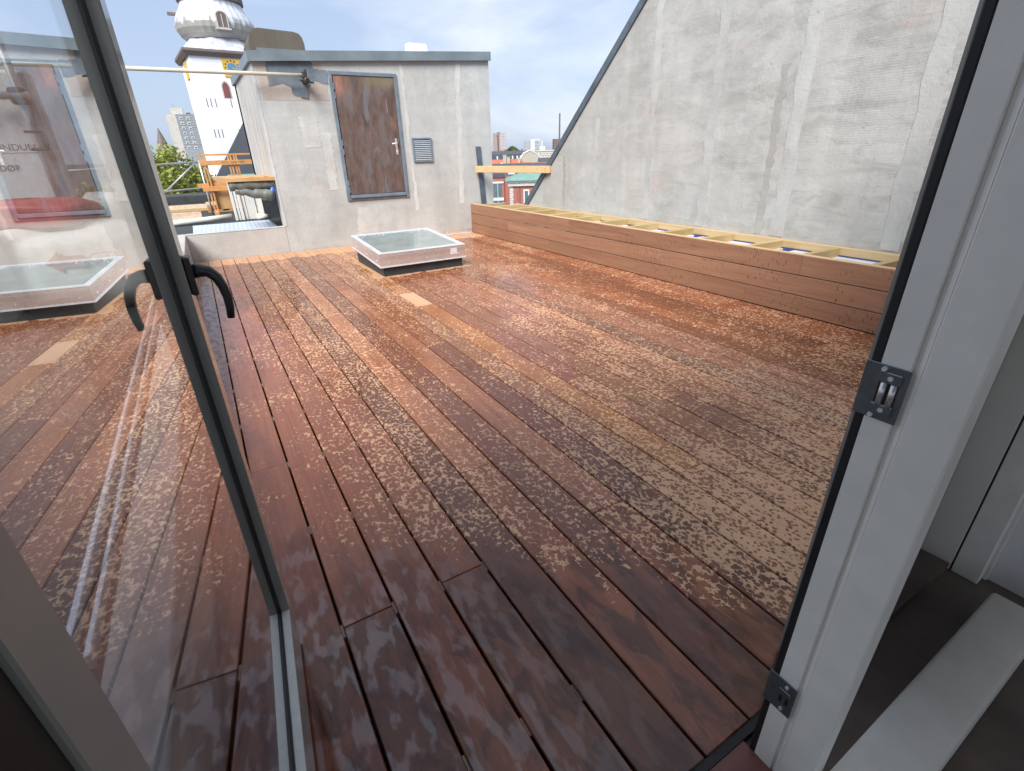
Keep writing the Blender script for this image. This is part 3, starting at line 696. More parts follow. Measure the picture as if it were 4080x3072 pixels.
lev = [(.0105, 0, .006), (.022, 0, .0065), (.034, 0, .003), (.0445, 0, -.009), (.0505, 0, -.027), (.0530, 0, -.047), (.0525, 0, -.067), (.0495, 0, -.087)]
mb = MB(); mb.tube(lev, [.0125, .0118, .0105, .0095, .0086, .0080, .0074, .0066], 12)
mb.build('lever', M['handle'], hd, True)

# ================================================================== objects on the deck
# skylight -----------------------------------------------------------
sk = empty('skylight', (1.955, 5.70, 0), label='flat roof skylight with aluminium frame and grey green glass on the deck', cat='skylight')
bx0, bx1, by0, by1 = -.458, .464, -.510, .50
mb = MB()
def ring(mb, x0, x1, y0, y1, t, zf):
    # four walls with sloping tops: zf(y) -> (z0, z1)
    o = [(x0,y0),(x1,y0),(x1,y1),(x0,y1)]; i = [(x0+t,y0+t),(x1-t,y0+t),(x1-t,y1-t),(x0+t,y1-t)]
    vs = []
    for p in o + i: vs.append((p[0], p[1], zf(p[1])[0]))
    for p in o + i: vs.append((p[0], p[1], zf(p[1])[1]))
    fs = []
    for k in range(4):
        j = (k+1) % 4
        fs += [(k, j, j+8, k+8), (k+4, k+12, j+12, j+4), (k+8, j+8, j+12, k+12), (k, k+4, j+4, j)]
    mb.add(vs, fs)
sz = lambda y: (y+.55)/1.08*.060       # slope of the lid, higher at the back
ring(mb, bx0, bx1, by0, by1, .05, lambda y: (-.03, .118+sz(y))); mb.build('upstand', M['anthracite'], sk)
mb = MB(); ring(mb, -.492, .488, -.545, .540, .030, lambda y: (.1135+sz(y), .238+sz(y))); mb.build('frame', M['alu2'], sk)
mb = MB(); ring(mb, -.500, .496, -.553, .548, .007, lambda y: (.100+sz(y), .113+sz(y))); mb.build('drip_lip', M['alu'], sk)
mb = MB(); ring(mb, -.496, .492, -.549, .544, .048, lambda y: (.2385+sz(y), .2475+sz(y))); mb.build('top_trim', M['alu'], sk)
for k in range(3):
    mb = MB(); z = .185+.012*k; ring(mb, -.4945, .4905, -.5475, .5425, .0023, lambda y: (z+sz(y), z+.004+sz(y))); mb.build('groove_rib', M['alu2'], sk)
mb = MB(); mb.add([(-.458, -.511, .2405+sz(-.511)), (.454, -.511, .2405+sz(-.511)), (.454, .506, .2405+sz(.506)), (-.458, .506, .2405+sz(.506)), (-.458, -.511, .236+sz(-.511)), (.454, -.511, .236+sz(-.511)), (.454, .506, .236+sz(.506)), (-.458, .506, .236+sz(.506))],
                  [(0,1,2,3), (7,6,5,4), (0,4,5,1), (1,5,6,2), (2,6,7,3), (3,7,4,0)]); mb.build('glass_pane', M['skyglass'], sk)
MB().box(-.40, .41, -.45, .44, -.09, -.03).build('shaft_floor', M['shaft'], sk)
mb = MB(); ring(mb, -.408, .414, -.46, .45, .012, lambda y: (-.05, .23+sz(y))); mb.build('shaft_lining', M['shaft'], sk)
MB().box(.312, .392, -.5490, -.5452, .150, .215).build('sticker', M['sticker'], sk)
for x in (-.40, .03, .405): MB().tube([(x, -.550, .150), (x, -.5452, .150)], .006, 8).build('screw', M['alu'], sk)
for y in (-.42, -.05, .35): MB().tube([(-.497, y, .150+sz(y)), (-.4922, y, .150+sz(y))], .006, 8).build('screw', M['alu'], sk)
# beads of water on the glass
rg = random.Random(5); mb = MB()
for i in range(70):
    x = rg.uniform(-.44, .44); y = .49 - abs(rg.gauss(0, .07)); s = rg.uniform(.002, .006); z = .2407+sz(y)
    mb.add([(x-s,y-s,z), (x+s,y-s,z), (x+s,y+s,z), (x-s,y+s,z), (x-s*.4,y-s*.4,z+s*.5), (x+s*.4,y-s*.4,z+s*.5), (x+s*.4,y+s*.4,z+s*.5), (x-s*.4,y+s*.4,z+s*.5)], [(0,1,5,4),(1,2,6,5),(2,3,7,6),(3,0,4,7),(4,5,6,7)])
o = mb.build('water_beads', M['alu'], sk); o['kind'] = 'stuff'

# timber bench --------------------------------------------------------
bench = empty('planter_bench', (3.69, 4.0, 0), label='long open topped timber planter bench along the gable wall', cat='bench')
def vx(x): return x-3.69
def vy(y): return y-4.0
Y0B, Y1B = .45, YW-.004
rowz = [(.0025, .1400), (.1465, .2865), (.2935, .4340)]
bj = {0: [2.45, 5.30], 1: [3.40, 6.30], 2: [2.04, 4.88]}
for i, (z0, z1) in enumerate(rowz):
    ys = [Y0B] + bj[i] + [Y1B]
    for k in range(len(ys)-1):
        o = MB().cbox(vx(3.690), vx(3.711), vy(ys[k])+.0008, vy(ys[k+1])-.0008, z0, z1, .002).build('plank', M['hardwood'], bench)
MB().cbox(vx(3.7115), vx(3.757), vy(Y0B), vy(Y1B), .382, .4365, .003).build('front_rail', M['pine'], bench)
MB().cbox(vx(4.203), vx(4.246), vy(Y0B), vy(6.95), .375, .4365, .003).build('back_rail', M['pine'], bench)
MB().cbox(vx(3.7115), vx(4.246), vy(Y1B)-.045, vy(Y1B)-.0005, .30, .381, .003).build('end_rail', M['pinex'], bench)
for k in range(14):
    y = 7.30 - .4755*k + (.0 if k else -.05)
    if y < .55: break
    MB().cbox(vx(3.7575), vx(4.2025), vy(y)-.0225, vy(y)+.0225, .345, .4345, .003).build('rung', M['pinex'], bench)
    MB().cbox(vx(3.7115), vx(3.7565), vy(y)-.022, vy(y)+.022, .003, .381, .002).build('post', M['pinex'], bench)
MB().box(vx(3.76), vx(4.245), vy(Y0B), vy(Y1B)-.05, -.05, .05).build('liner_floor', M['bitumen'], bench)
for k in range(5): MB().cbox(vx(4.06), vx(4.195), vy(.6+.95*k), vy(1.45+.95*k), .345, .368, .004).build('liner_sheet', M['liner'] if k != 9 else M['bluefilm'], bench)
MB().box(vx(4.1965), vx(4.2028), vy(Y0B), vy(5.6), .20, .374).build('blue_film', M['bluefilm'], bench)

# beam and metal post by the gap --------------------------------------
bm = empty('safety_beam', (3.79, 7.41, .935), label='pale spruce beam nailed across the gap between hut and gable wall', cat='beam')
a = Vector((3.785, 7.415, 0)); e = Vector((4.215, 6.03, 0)); d_ = (e-a); ln = d_.length; an = math.atan2(d_.y, d_.x)
bm.location = (a.x, a.y, .935); bm.rotation_euler = (0, 0, an)
MB().cbox(0, ln, 0, .045, -.046, .046, .003).build('timber', M['beam'], bm)
for (x, z) in ((.05, .0), (ln-.22, .005), (ln-.08, .01), (ln-.08, -.02)):
    MB().tube([(x, -.003, z), (x, .002, z)], .005, 8).build('screw', M['clamp'], bm)
mp_ = empty('metal_flashing_strip', (3.90, 7.455, 0), label='upright dark blue grey metal strip leaning on the hut front', cat='metal strip')
MB().add([(.025-.04, -.013, .38), (.025+.045, -.013, .38), (-.035+.045, -.013, 1.252), (-.035-.04, -.013, 1.252), (.025-.04, -.001, .38), (.025+.045, -.001, .38), (-.035+.045, -.001, 1.252), (-.035-.04, -.001, 1.252)],
         [(0,1,2,3), (7,6,5,4), (0,4,5,1), (1,5,6,2), (2,6,7,3), (3,7,4,0)]).build('strip', M['darkzinc'], mp_)

# ================================================================== lower roof left, building material
lr = empty('lower_roof', (0, 0, 0), label='dark lower flat roof beyond the parapet', kind='structure')
MB().box(-9, .909, YW+.151, 14.3, .10, .245).build('roof_sheet', M['bitumen'], lr)
MB().box(-9, -.441, -1, YW+.150, .10, .245).build('roof_sheet', M['bitumen'], lr)
MB().box(.911, 3.9, YW+.281, 9.76, .10, .240).build('roof_sheet', M['bitumen'], lr)
kb = empty('roof_kerb', (-3, 14.9, .245), label='dark bitumen roof kerb at the far edge of the lower roof', cat='kerb')
MB().cbox(-6, 4.6, -.6, .25, -.15, .19, .02).build('kerb', M['bitumen'], kb)
mm = empty('membrane_sheet', (.35, 8.7, .247), label='pale blue printed roofing membrane laid behind the parapet', cat='membrane')
MB().box(-.53, .555, -.93, .62, 0, .006).build('sheet', M['film'], mm)
bs = empty('bitumen_mat', (-.33, 8.7, .247), label='black bitumen mat beside the printed membrane', cat='mat')
MB().box(-.14, .145, -.6, .35, 0, .008).build('mat', M['bitumen'], bs)
rl = empty('membrane_roll', (-.05, 9.62, .30), label='long white roll of roofing membrane lying on the lower roof', cat='roll')
MB().tube([(-.52, -.20, 0), (-.2, -.11, -.005), (.1, 0, .0), (.45, .12, .012)], [.042, .044, .044, .042], 18).build('roll', M['white2'], rl, True)
ob = empty('osb_sheet', (-.35, 10.9, .25), label='speckled OSB sheet lying flat on the lower roof', cat='board')
MB().cbox(-.9, .33, -.85, .85, 0, .018, .002).build('board', M['osb'], ob)
ob2 = empty('osb_strip', (-.6, 12.9, .25), label='long pale OSB strip in front of the roof kerb', cat='board')
MB().cbox(-2.4, .76, -.85, .80, 0, .02, .002).build('board', M['osb'], ob2)
MB().cbox(-2.4, .76, -.90, -.852, 0, .06, .004).build('edge_batten', M['pine'], ob2)
pal = empty('pallet', (.34, 11.85, .25), label='small wooden pallet stacked on the lower roof under the orange trestle', cat='pallet')
for i in range(6): MB().cbox(-.24, .20, -.42+i*.15, -.32+i*.15, .125, .145, .002).build('slat', M['pine'], pal)
for x in (-.20, -.02, .16): MB().cbox(x-.035, x+.035, -.42, .43, .02, .124, .002).build('bearer', M['orange'], pal)
for i in range(3): MB().cbox(-.24, .20, -.42+i*.37, -.32+i*.37, 0, .0195, .002).build('base_slat', M['pine'], pal)
for i, (x, y, z, s) in enumerate(((.38, 11.70, .397, .10), (.52, 11.9, .397, .085))):
    bxo = empty('tile_box', (x, y, z), .1*i, label=('larger' if i == 0 else 'smaller')+' pale blue wrapped box standing on the pallet', cat='box', group='boxes on the pallet')
    MB().cbox(-s*.9, s*.9, -s, s, 0, s*1.5, .006).build('box', M['liner'], bxo)
    MB().box(-s*.91, s*.91, -s*1.01, s*1.01, s*.55, s*.75).build('strap', M['bluefilm'], bxo)

# orange trestle
tr = empty('orange_trestle', (.55, 10.5, .25), label='orange timber trestle frame with stencilled size numbers', cat='trestle')
def tx(x): return x-.55
MB().cbox(tx(.165), tx(1.10), -.03, .03, .978, 1.005, .002).build('top_bar', M['orange'], tr)
bmn = MB().cbox(tx(.155), tx(1.10), -.055, -.031, .830, .905, .002).build('printed_beam', M['orange'], tr)
for body, xx in (('4713', .535), ('1200×1000', .715)):
    text_mesh('stencil', body, .052, M['print'], bmn, Matrix.Translation((tx(xx), -.0555, .866)) @ Matrix.Rotation(math.pi/2, 4, 'X'))
for x in (.20, .245, .60, .64, .695, .73):
    MB().cbox(tx(x)-.012, tx(x)+.012, -.030, .005, .10 if x < .3 else .35, .977, .002).build('leg', M['orange'], tr)
MB().cbox(tx(.10), tx(.62), -.060, -.031, .425, .505, .002).build('lower_beam', M['orange'], tr)
MB().cbox(tx(.04), tx(.55), .010, .036, .49, .55, .002).build('lower_beam', M['orange'], tr)
MB().cbox(tx(.24), tx(.68), .04, .052, .12, .60, .002).build('plywood_sheet', M['ply'], tr)
for x in (.22, .72): MB().cbox(tx(x)-.03, tx(x)+.03, -.3, .3, .0, .10, .003).build('foot', M['orange'], tr)

# scaffold guard rail
gr = empty('guard_rail', (-.2, 11.0, .25), label='galvanised tube guard rail with diagonal brace in front of the tree', cat='railing')
def gp(x, z): return (x+.2, 0, z-.25)
MB().tube([gp(-3.2, 1.00), gp(.16, 1.136)], .016, 10).build('top_tube', M['galv'], gr, True)
MB().tube([gp(-3.2, .56), gp(.16, .713)], .016, 10).build('lower_tube', M['galv'], gr, True)
MB().tube([gp(-.515, 1.13), gp(-.500, .25)], .016, 10).build('upright', M['galv'], gr, True)
MB().tube([gp(-.455, .69), gp(.09, 1.115)], .013, 10).build('brace', M['galv'], gr, True)
MB().tube([gp(.16, .25), gp(.16, 1.16)], .016, 10).build('upright', M['galv'], gr, True)
for z in (1.105, .682): MB().cbox(-.335, -.285, -.03, .03, z-.275, z-.225, .008).build('coupler', M['galv'], gr)

# shelf with tarpaulin at the hut corner
sh = empty('plywood_shelf', (.6, 8.0, .93), label='orange plywood board projecting from the hut corner above the tarpaulin', cat='board')
MB().prism([(-.255, -.50), (.309, -.50), (.309, .70), (-.36, .70)], -.020, .022, 'z').build('board', M['ply'], sh)
for (x, y) in ((.05, -.45), (.22, -.40)): MB().cbox(x-.03, x+.03, y, y+.03, .023, .032, .003).build('cleat', M['orange'], sh)
tp = empty('rolled_tarpaulin', (.61, 7.57, .83), label='rolled dark grey tarpaulin with blue tie hanging under the plywood board', cat='tarpaulin')
def lump(p0, p1, rad, seed, n=14, m=16, squash=1.0):
    rg = random.Random(seed); mb = MB(); pts = []; rs = []
    for i in range(n):
        t = i/(n-1); p = Vector(p0).lerp(Vector(p1), t); p.z += rg.uniform(-.008, .008); pts.append(p); rs.append(rad(t)*rg.uniform(.9, 1.1))
    mb.tube(pts, rs, m); 
    mb.v = [(x+rg.uniform(-.004,.004), y+rg.uniform(-.004,.004), z+rg.uniform(-.005,.005)) for x, y, z in mb.v]; return mb
lump((-.245, 0, .035), (.27, .02, .035), lambda t: .066 - .012*abs(t-.4), 3).build('roll', M['tarp'], tp, True)
lump((-.19, -.02, -.028), (.23, 0, -.105), lambda t: .036 + .038*t, 4).build('lower_fold', M['tarp'], tp, True)
lump((.205, -.03, -.13), (.265, -.01, .0), lambda t: .042 - .02*t, 6, 8, 12).build('blue_tie', M['blueplastic'], tp, True)
# window elements standing under it
we = empty('stacked_window_frames', (.70, 9.62, .25), label='white window frames stacked upright in the opening under the tarpaulin', cat='window frames')
for i, (x0, x1, y) in enumerate(((-.255, -.215, -.02), (-.205, -.17, .0), (-.16, -.115, -.01), (-.105, -.06, .02), (-.05, .09, .03), (.10, .20, .05))):
    MB().cbox(x0, x1, y, y+.06, .0, .62+.02*(i % 3), .004).build('frame', M['white2'] if i % 2 else M['sack'], we)
MB().box(.205, .5, .06, .12, 0, .7).build('dark_gap_sheet', M['anthracite'], we)  # dark sheet standing in for the unlit gap beside the frames
MB().tube([(.06, -.05, .04), (.22, -.05, .03)], [.05, .045], 14).build('white_pipe', M['white'], we, True)

# sacks and wrapped goods seen through the door glass -------------------
def sack(name, loc, dims, mat, seed, label, cat, rz=0, group=None):
    root = empty(name, loc, rz, label=label, cat=cat, group=group)
    rg = random.Random(seed); mb = MB(); nu, nv = 28, 16; ph = [rg.uniform(0, 6.28) for _ in range(8)]
    for i in range(nv+1):
        v = math.pi*i/nv - math.pi/2
        for k in range(nu):
            u = 2*math.pi*k/nu
            cx_, cy_, cz_ = math.cos(v)*math.cos(u), math.cos(v)*math.sin(u), math.sin(v)
            f = lambda q, e: math.copysign(abs(q)**e, q)
            wv = 1 + .05*math.sin(3*u+ph[0]+2*v) + .04*math.sin(5*u+ph[1]-3*v) + .03*math.sin(7*v+ph[2]+u) + rg.uniform(-.012, .012)
            mb.v.append((f(cx_, .6)*dims[0]/2*wv, f(cy_, .6)*dims[1]/2*wv, dims[2]/2 + f(cz_, .55)*dims[2]/2*wv))
    for i in range(nv):
        for k in range(nu):
            k2 = (k+1) % nu; mb.f.append((i*nu+k, i*nu+k2, (i+1)*nu+k2, (i+1)*nu+k))
    mb.build('sack_body', mat, root, True); return root
pk = empty('wrapped_window', (-.96, 5.05, .245), -.05, label='tall white foil wrapped window package standing beyond the door glass', cat='package')
MB().cbox(-.42, .18, -.05, .07, 0, 1.50, .02).build('foil', M['pack'], pk)
for (s, z, x, sz_) in (('VINDUNOR', 1.035, .0, .060), ('DØR', .905, -.11, .055)):
    text_mesh('lettering', s, sz_, M['print'], pk, Matrix.Translation((x, -.0508, z)) @ Matrix.Rotation(math.pi/2, 4, 'X'))
MB().box(-.12, .13, -.0515, -.0505, 1.00, 1.003).build('rule', M['print'], pk)
sp_ = empty('scaffold_pole', (-.86, 4.95, .245), label='upright scaffold tube with a coupler seen through the door glass', cat='scaffold tube')
MB().tube([(0, 0, 0), (0, 0, 2.6)], .024, 14).build('tube', M['galv'], sp_, True)
MB().tube([(-1.5, -.05, 1.30), (.06, -.05, 1.345)], .024, 14).build('cross_tube', M['galv'], sp_, True)
MB().cbox(-.045, .045, -.07, .03, 1.29, 1.39, .012).build('coupler', M['clamp'], sp_)
for z in (1.02, 1.13): MB().cbox(-.05, .05, -.028, .028, z-.008, z+.008, .004).build('collar', M['clamp'], sp_)
s1 = sack('lower_sack', (-.80, 4.55, .245), (1.0, .7, .56), M['sack'], 1, 'big white sack with a red printed arrow at the bottom of the pile', 'sack', .1, 'sacks piled on the lower roof')
ar = MB().prism([(-.10, 0), (-.02, .07), (-.02, .035), (.10, .035), (.10, -.035), (-.02, -.035), (-.02, -.07)], -.362, -.352, 'y')
ar.xform(Matrix.Translation((-.06, 0, .36))); ar.build('printed_arrow', M['redprint'], s1)
text_mesh('lettering', 'GTH', .10, M['redprint'], s1, Matrix.Translation((.16, -.358, .36)) @ Matrix.Rotation(math.pi/2, 4, 'X'))
s2 = sack('red_sack', (-.93, 4.55, .79), (.62, .42, .18), M['redbag'], 2, 'red printed plastic sack lying on top of the white sacks', 'sack', -.1, 'sacks piled on the lower roof')
s3 = sack('small_sack', (-.60, 4.75, .79), (.24, .30, .19), M['sack'], 3, 'small white plastic sack beside the red sack', 'sack', .2, 'sacks piled on the lower roof')
s4 = sack('side_sack', (-1.45, 4.2, .245), (.7, .6, .70), M['sack'], 4, 'plain white sack leftmost in the pile behind the glass', 'sack', .3, 'sacks piled on the lower roof')

# ================================================================== city
GZ = -17.0
grd = MB().add([(-4000, 5, GZ), (5000, 5, GZ), (5000, 7000, GZ), (-4000, 7000, GZ)], [(0, 1, 2, 3)]).build('ground', simple('town_ground', (.10, .105, .10), .9, .4, .02), None)
tag(grd, 'town ground far below', kind='structure')
def cmat(name, col, **k): return simple(name, col, k.get('rough', .8), k.get('var', .12), k.get('scale', .6), bump=0)
M['brickpink'] = cmat('pale_pink_brick', (.33, .25, .235)); M['palewhite'] = cmat('white_render', (.74, .75, .76)); M['grey'] = cmat('grey_render', (.30, .315, .33))
M['slate'] = cmat('slate_roof', (.075, .082, .10)); M['cream'] = cmat('cream_render', (.42, .38, .30)); M['tile'] = cmat('red_tile', (.47, .135, .075), var=.2, scale=3)
M['copper'] = cmat('green_copper', (.17, .30, .25), var=.2, scale=1.5); M['redbrick'] = cmat('red_brick', (.36, .135, .105), var=.15, scale=2); M['stone'] = cmat('pale_stone', (.55, .51, .46))
M['win'] = cmat('window_glass', (.10, .16, .18), rough=.15); M['winframe'] = cmat('window_frame', (.62, .60, .56)); M['brickbrown'] = cmat('brown_brick', (.16, .12, .11)); M['limewash'] = cmat('limewash', (.84, .84, .84), var=.03)
M['gold'] = cmat('gold_paint', (.70, .42, .06)); M['clockblue'] = cmat('clock_blue', (.10, .26, .42)); M['brownred'] = cmat('red_shutter', (.23, .075, .07)); M['eave'] = cmat('brown_eave', (.19, .145, .13))
def m_dome():
    b = NB('dome_sheet_metal'); p = b.obj(); X, Y, Z = b.sep(p)
    at_ = b.math('ARCTAN2', Y, X); sect = b.math('FLOOR', b.math('MULTIPLY', at_, 8.9)); jit = b.math('FRACT', b.math('MULTIPLY', b.math('SINE', b.math('MULTIPLY', sect, 12.7)), 43.1))
    n1 = b.noise(b.map(p, (2.5, 2.5, .6)), 1, 4, .6)
    lvl = b.math('ADD', b.math('MULTIPLY', jit, .9), b.math('MULTIPLY', n1, 1.0))
    br = b.smooth(b.math('ADD', Z, lvl), 36.5, 36.2)
    c = b.mix(b.lin(n1, .3, .7), (.54, .55, .58), (.76, .77, .80)); c = b.mix(b.math('MULTIPLY', br, .8), c, (.34, .31, .25))
    return b.fin(c, .42, .5, .25)
M['dome'] = m_dome(); M['skirt'] = simple('skirt_metal', (.48, .49, .53), .5, .25, 1.2)
def frame(azd, V, u, z):
    a = R(azd); return (V*math.sin(a)+u*math.cos(a), V*math.cos(a)-u*math.sin(a), z)
def bldg(name, azd, V, u, label, cat, z=GZ, rz=0, group=None):
    return empty(name, frame(azd, V, u, z), -R(azd)+rz, label=label, cat=cat, group=group)
def windows(parent, u0, u1, z0, z1, nx, nz, w_, h_, y, fmat='winframe', gmat='win', fr_=.12):
    fw = None
    for i in range(nx):
        for j in range(nz):
            cx = u0+(u1-u0)*(i+.5)/nx; cz = z0+(z1-z0)*(j+.5)/nz
            if fw is None:
                fo = MB().box(-w_/2, w_/2, -.12, .05, -h_/2, h_/2).build('window', M[fmat], parent); fo.location = (cx, y, cz)
                go = MB().box(-w_/2+fr_, w_/2-fr_, -.16, -.121, -h_/2+fr_, h_/2-fr_).build('pane', M[gmat], fo); fw = (fo, go)
            else:
                f2 = inst(fw[0], parent, (cx, y, cz)); g2 = inst(fw[1], f2)

# church tower ---------------------------------------------------------
TV = 90.; k15 = 1.5
tw = empty('church_tower', (8.16, 96.5, GZ), R(5), label='white church tower with onion dome and golden clock', cat='tower')
S_ = 5.15
zc = lambda z60: cam_h + (z60-cam_h)*k15 - GZ    # height measured at 60 m scaled to 90 m
ze = zc(9.75)
MB().box(-S_, S_, -S_, S_, 0, ze).build('shaft', M['limewash'], tw)
ev = MB(); e1 = S_+.28; e2 = S_+.62
ev.add([(-e1,-e1,ze), (e1,-e1,ze), (e1,e1,ze), (-e1,e1,ze), (-e2,-e2,ze+.5), (e2,-e2,ze+.5), (e2,e2,ze+.5), (-e2,e2,ze+.5), (-e2,-e2,ze+.8), (e2,-e2,ze+.8), (e2,e2,ze+.8), (-e2,e2,ze+.8)],
       [(3,2,1,0), (0,1,5,4), (1,2,6,5), (2,3,7,6), (3,0,4,7), (4,5,9,8), (5,6,10,9), (6,7,11,10), (7,4,8,11), (8,9,10,11)]).build('cornice', M['eave'], tw)
zn = ze+.8; nr_ = 4.25
sk_ = MB(); n = 8
oct_ = [(nr_*math.cos(R(22.5+45*i)), nr_*math.sin(R(22.5+45*i))) for i in range(8)]
sq = [(e2,e2), (-e2,e2), (-e2,-e2), (e2,-e2)]
sqp = [(e2, .42*e2), (.42*e2, e2), (-.42*e2, e2), (-e2, .42*e2), (-e2, -.42*e2), (-.42*e2, -e2), (.42*e2, -e2), (e2, -.42*e2)]
vs = [(x*.985, y*.985, zn+.002) for x, y in sqp] + [(x, y, zn+1.75) for x, y in oct_] + [(x*.985, y*.985, zn+.002) for x, y in sq]
o8 = [0,1,2,3,4,5,6,7]
fs = []
for i in range(8):
    j = (i+1) % 8; fs.append((i, j, 8+j, 8+i))
sk_.add(vs, fs); 
for ci, (a_, b_) in enumerate(((0,1), (2,3), (4,5), (6,7))): sk_.f.append((16+ci, b_, a_))
sk_.build('roof_skirt', M['skirt'], tw)
zo = zn+1.75
prof = [(4.15, zo), (4.7, zo+.45), (5.05, zo+1.1), (5.15, zo+1.75), (5.0, zo+2.4), (4.7, zo+2.95), (4.3, zo+3.5), (4.0, zo+4.0), (3.9, zo+4.45)]
MB().lathe(prof, 64, rib=.016).build('onion_dome', M['dome'], tw)
MB().lathe([(3.95, zo+4.45), (4.3, zo+4.6), (4.3, zo+5.1), (3.3, zo+6.5), (3.1, zo+9), (3.5, zo+9.2), (2.6, zo+10.2), (1.2, zo+12.5), (.3, zo+16), (.1, zo+20)], 16).build('lantern', M['eave'], tw)
# dormer hatch in the dome, on camera side
dm = empty('dormer', (.05, -5.0, zo+1.9), R(2)); dm.parent = tw
arch = [(-.78, -.95), (.78, -.95), (.78, .55), (.55, .85), (.2, 1.02), (-.2, 1.02), (-.55, .85), (-.78, .55)]
MB().prism(arch, -.25, .5, 'y').build('surround', M['stone'], dm)
MB().prism([(x*.86, z*.88) for x, z in arch], -.30, -.251, 'y').build('louvre', M['brickbrown'], dm)
for x in (-.66, 0, .66): MB().box(x-.05, x+.05, -.36, -.301, -.86, .6).build('mullion', M['stone'], dm)
MB().box(-.95, .95, -.42, .2, -1.15, -.98).build('sill', M['stone'], dm)
hk = MB().box(-5.75, -4.3, -.2, .2, zo+2.75, zo+3.1).build('hoist_arm', M['eave'], tw)
# clock
ck_ = empty('clock', (-.05, -S_-.02, zc(8.93))); ck_.parent = tw
MB().box(-1.15, 1.15, -.10, 0, -1.10, 1.10).build('clock_board', M['gold'], ck_)
MB().lathe([(.62, 0), (.62, .02)], 28).xform(Matrix.Translation((0, -.102, 0)) @ Matrix.Rotation(math.pi/2, 4, 'X')).build('dial', M['clockblue'], ck_)
for i in range(12):
    an = R(30*i); MB().lathe([(.11, 0), (.11, .02)], 8).xform(Matrix.Translation((.86*math.cos(an), -.101, .86*math.sin(an))) @ Matrix.Rotation(math.pi/2, 4, 'X')).build('hour_mark', M['slate'], ck_)
MB().box(0, .75, -.16, -.125, -.05, .05).xform(Matrix.Rotation(.35, 4, 'Y')).build('hand', M['gold'], ck_)
c2 = empty('clock', (-S_-.02, 0, zc(8.93))); c2.parent = tw
MB().box(-.10, 0, -1.15, 1.15, -1.10, 1.10).build('clock_board', M['gold'], c2)
MB().prism([(-.42, -.95), (.42, -.95), (.42, .45), (.25, .82), (0, 1.0), (-.25, .82), (-.42, .45)], -S_-.06, -S_+.2, 'y').xform(Matrix.Translation((-1.45, 0, zc(7.1)))).build('shutter', M['brownred'], tw)
MB().prism([(-.58, -1.02), (.58, -1.02), (.58, .5), (.35, .98), (0, 1.18), (-.35, .98), (-.58, .5)], -S_-.03, -S_+.2, 'y').xform(Matrix.Translation((-1.45, 0, zc(7.1)))).build('window_niche', M['stone'], tw)
for (x, z) in ((-4.3, 6.0), (-3.8, 6.0), (-3.2, 6.0), (-1.2, 6.0), (.9, 6.0), (-4.3, 3.4), (-3.8, 3.4), (-3.3, 3.4), (-1.0, 3.4), (1.4, 3.4)):
    MB().box(x-.04, x+.04, -S_-.03, -S_, zc(z)-.55, zc(z)+.55).build('wall_anchor', M['slate'], tw)
# church nave roof
nv = empty('church_roof', frame(3, 76, 9.0, GZ), -R(3), label='steep dark slate church roof in front of the white tower', cat='roof')
sl0 = (-1.37-9.0)*76/80; sl1 = (2.96-9.0)*76/80; sz0 = -.03*.95-GZ; sz1 = 5.5-GZ
kx = (sl1-sl0)/(sz1-sz0)
MB().prism([(sl0-kx*6, sz0-6), (12, sz0-6), (12, sz1+1.2), (sl1+kx*1.2, sz1+1.2)], 0, 14, 'y').build('slate_roof', M['slate'], nv)
MB().box(sl0-kx*5, 12, .5, 13, 0, sz0-6.01).build('nave_wall', M['redbrick'], nv)
cr_ = empty('copper_side_roof', frame(3, 60, 3.5, GZ), -R(3), label='pale green copper side roof beneath the church roof', cat='roof')
MB().prism([(-4.5, 15.0), (8, 15.0), (8, 16.6), (-3.6, 16.6)], 0, 6, 'y').build('copper_sheet', M['copper'], cr_)
MB().box(-4.2, 8, .5, 5.5, 0, 14.99).build('wall', M['redbrick'], cr_)

# high-rise left, spire ----------------------------------------------------
hr = bldg('grey_tower_block', 3, 400, -17, 'tall grey apartment tower left of the church tower', 'building')
MB().box(-3.95, 9, 0, 14, 0, 26.6-GZ).build('front_wall', M['grey'], hr)
MB().box(-9.15, -3.96, .3, 14, 0, 26.5-GZ).build('side_wall', M['stone'], hr)
MB().box(-5.8, .4, 3, 9, 26.61-GZ, 30.2-GZ).build('plant_room', M['stone'], hr)
MB().box(2.0, 4.2, 3, 6, 26.61-GZ, 27.6-GZ).build('roof_unit', M['slate'], hr)
for x in (-4.5, -3.4): MB().box(x-.12, x+.12, 4, 4.3, 30.21-GZ, 32.5-GZ).build('antenna', M['grey'], hr)
windows(hr, -3.2, 4.2, 25.6-GZ-2.72*7, 25.6-GZ, 2, 7, 1.7, 1.4, 0, 'palewhite', 'win', .25)
for i in range(14): MB().box(-3.9, 8.9, -.06, -.001, 26-GZ-1.36*i, 26.12-GZ-1.36*i).build('facade_band', M['brickbrown'], hr)
spi = bldg('church_spire', 3, 250, -20.0, 'dark pointed spire rising behind the tree', 'spire')
MB().lathe([(2.6, 0), (2.6, 17), (1.6, 24.5), (.04, 12.48-GZ)], 8).build('spire', M['eave'], spi)

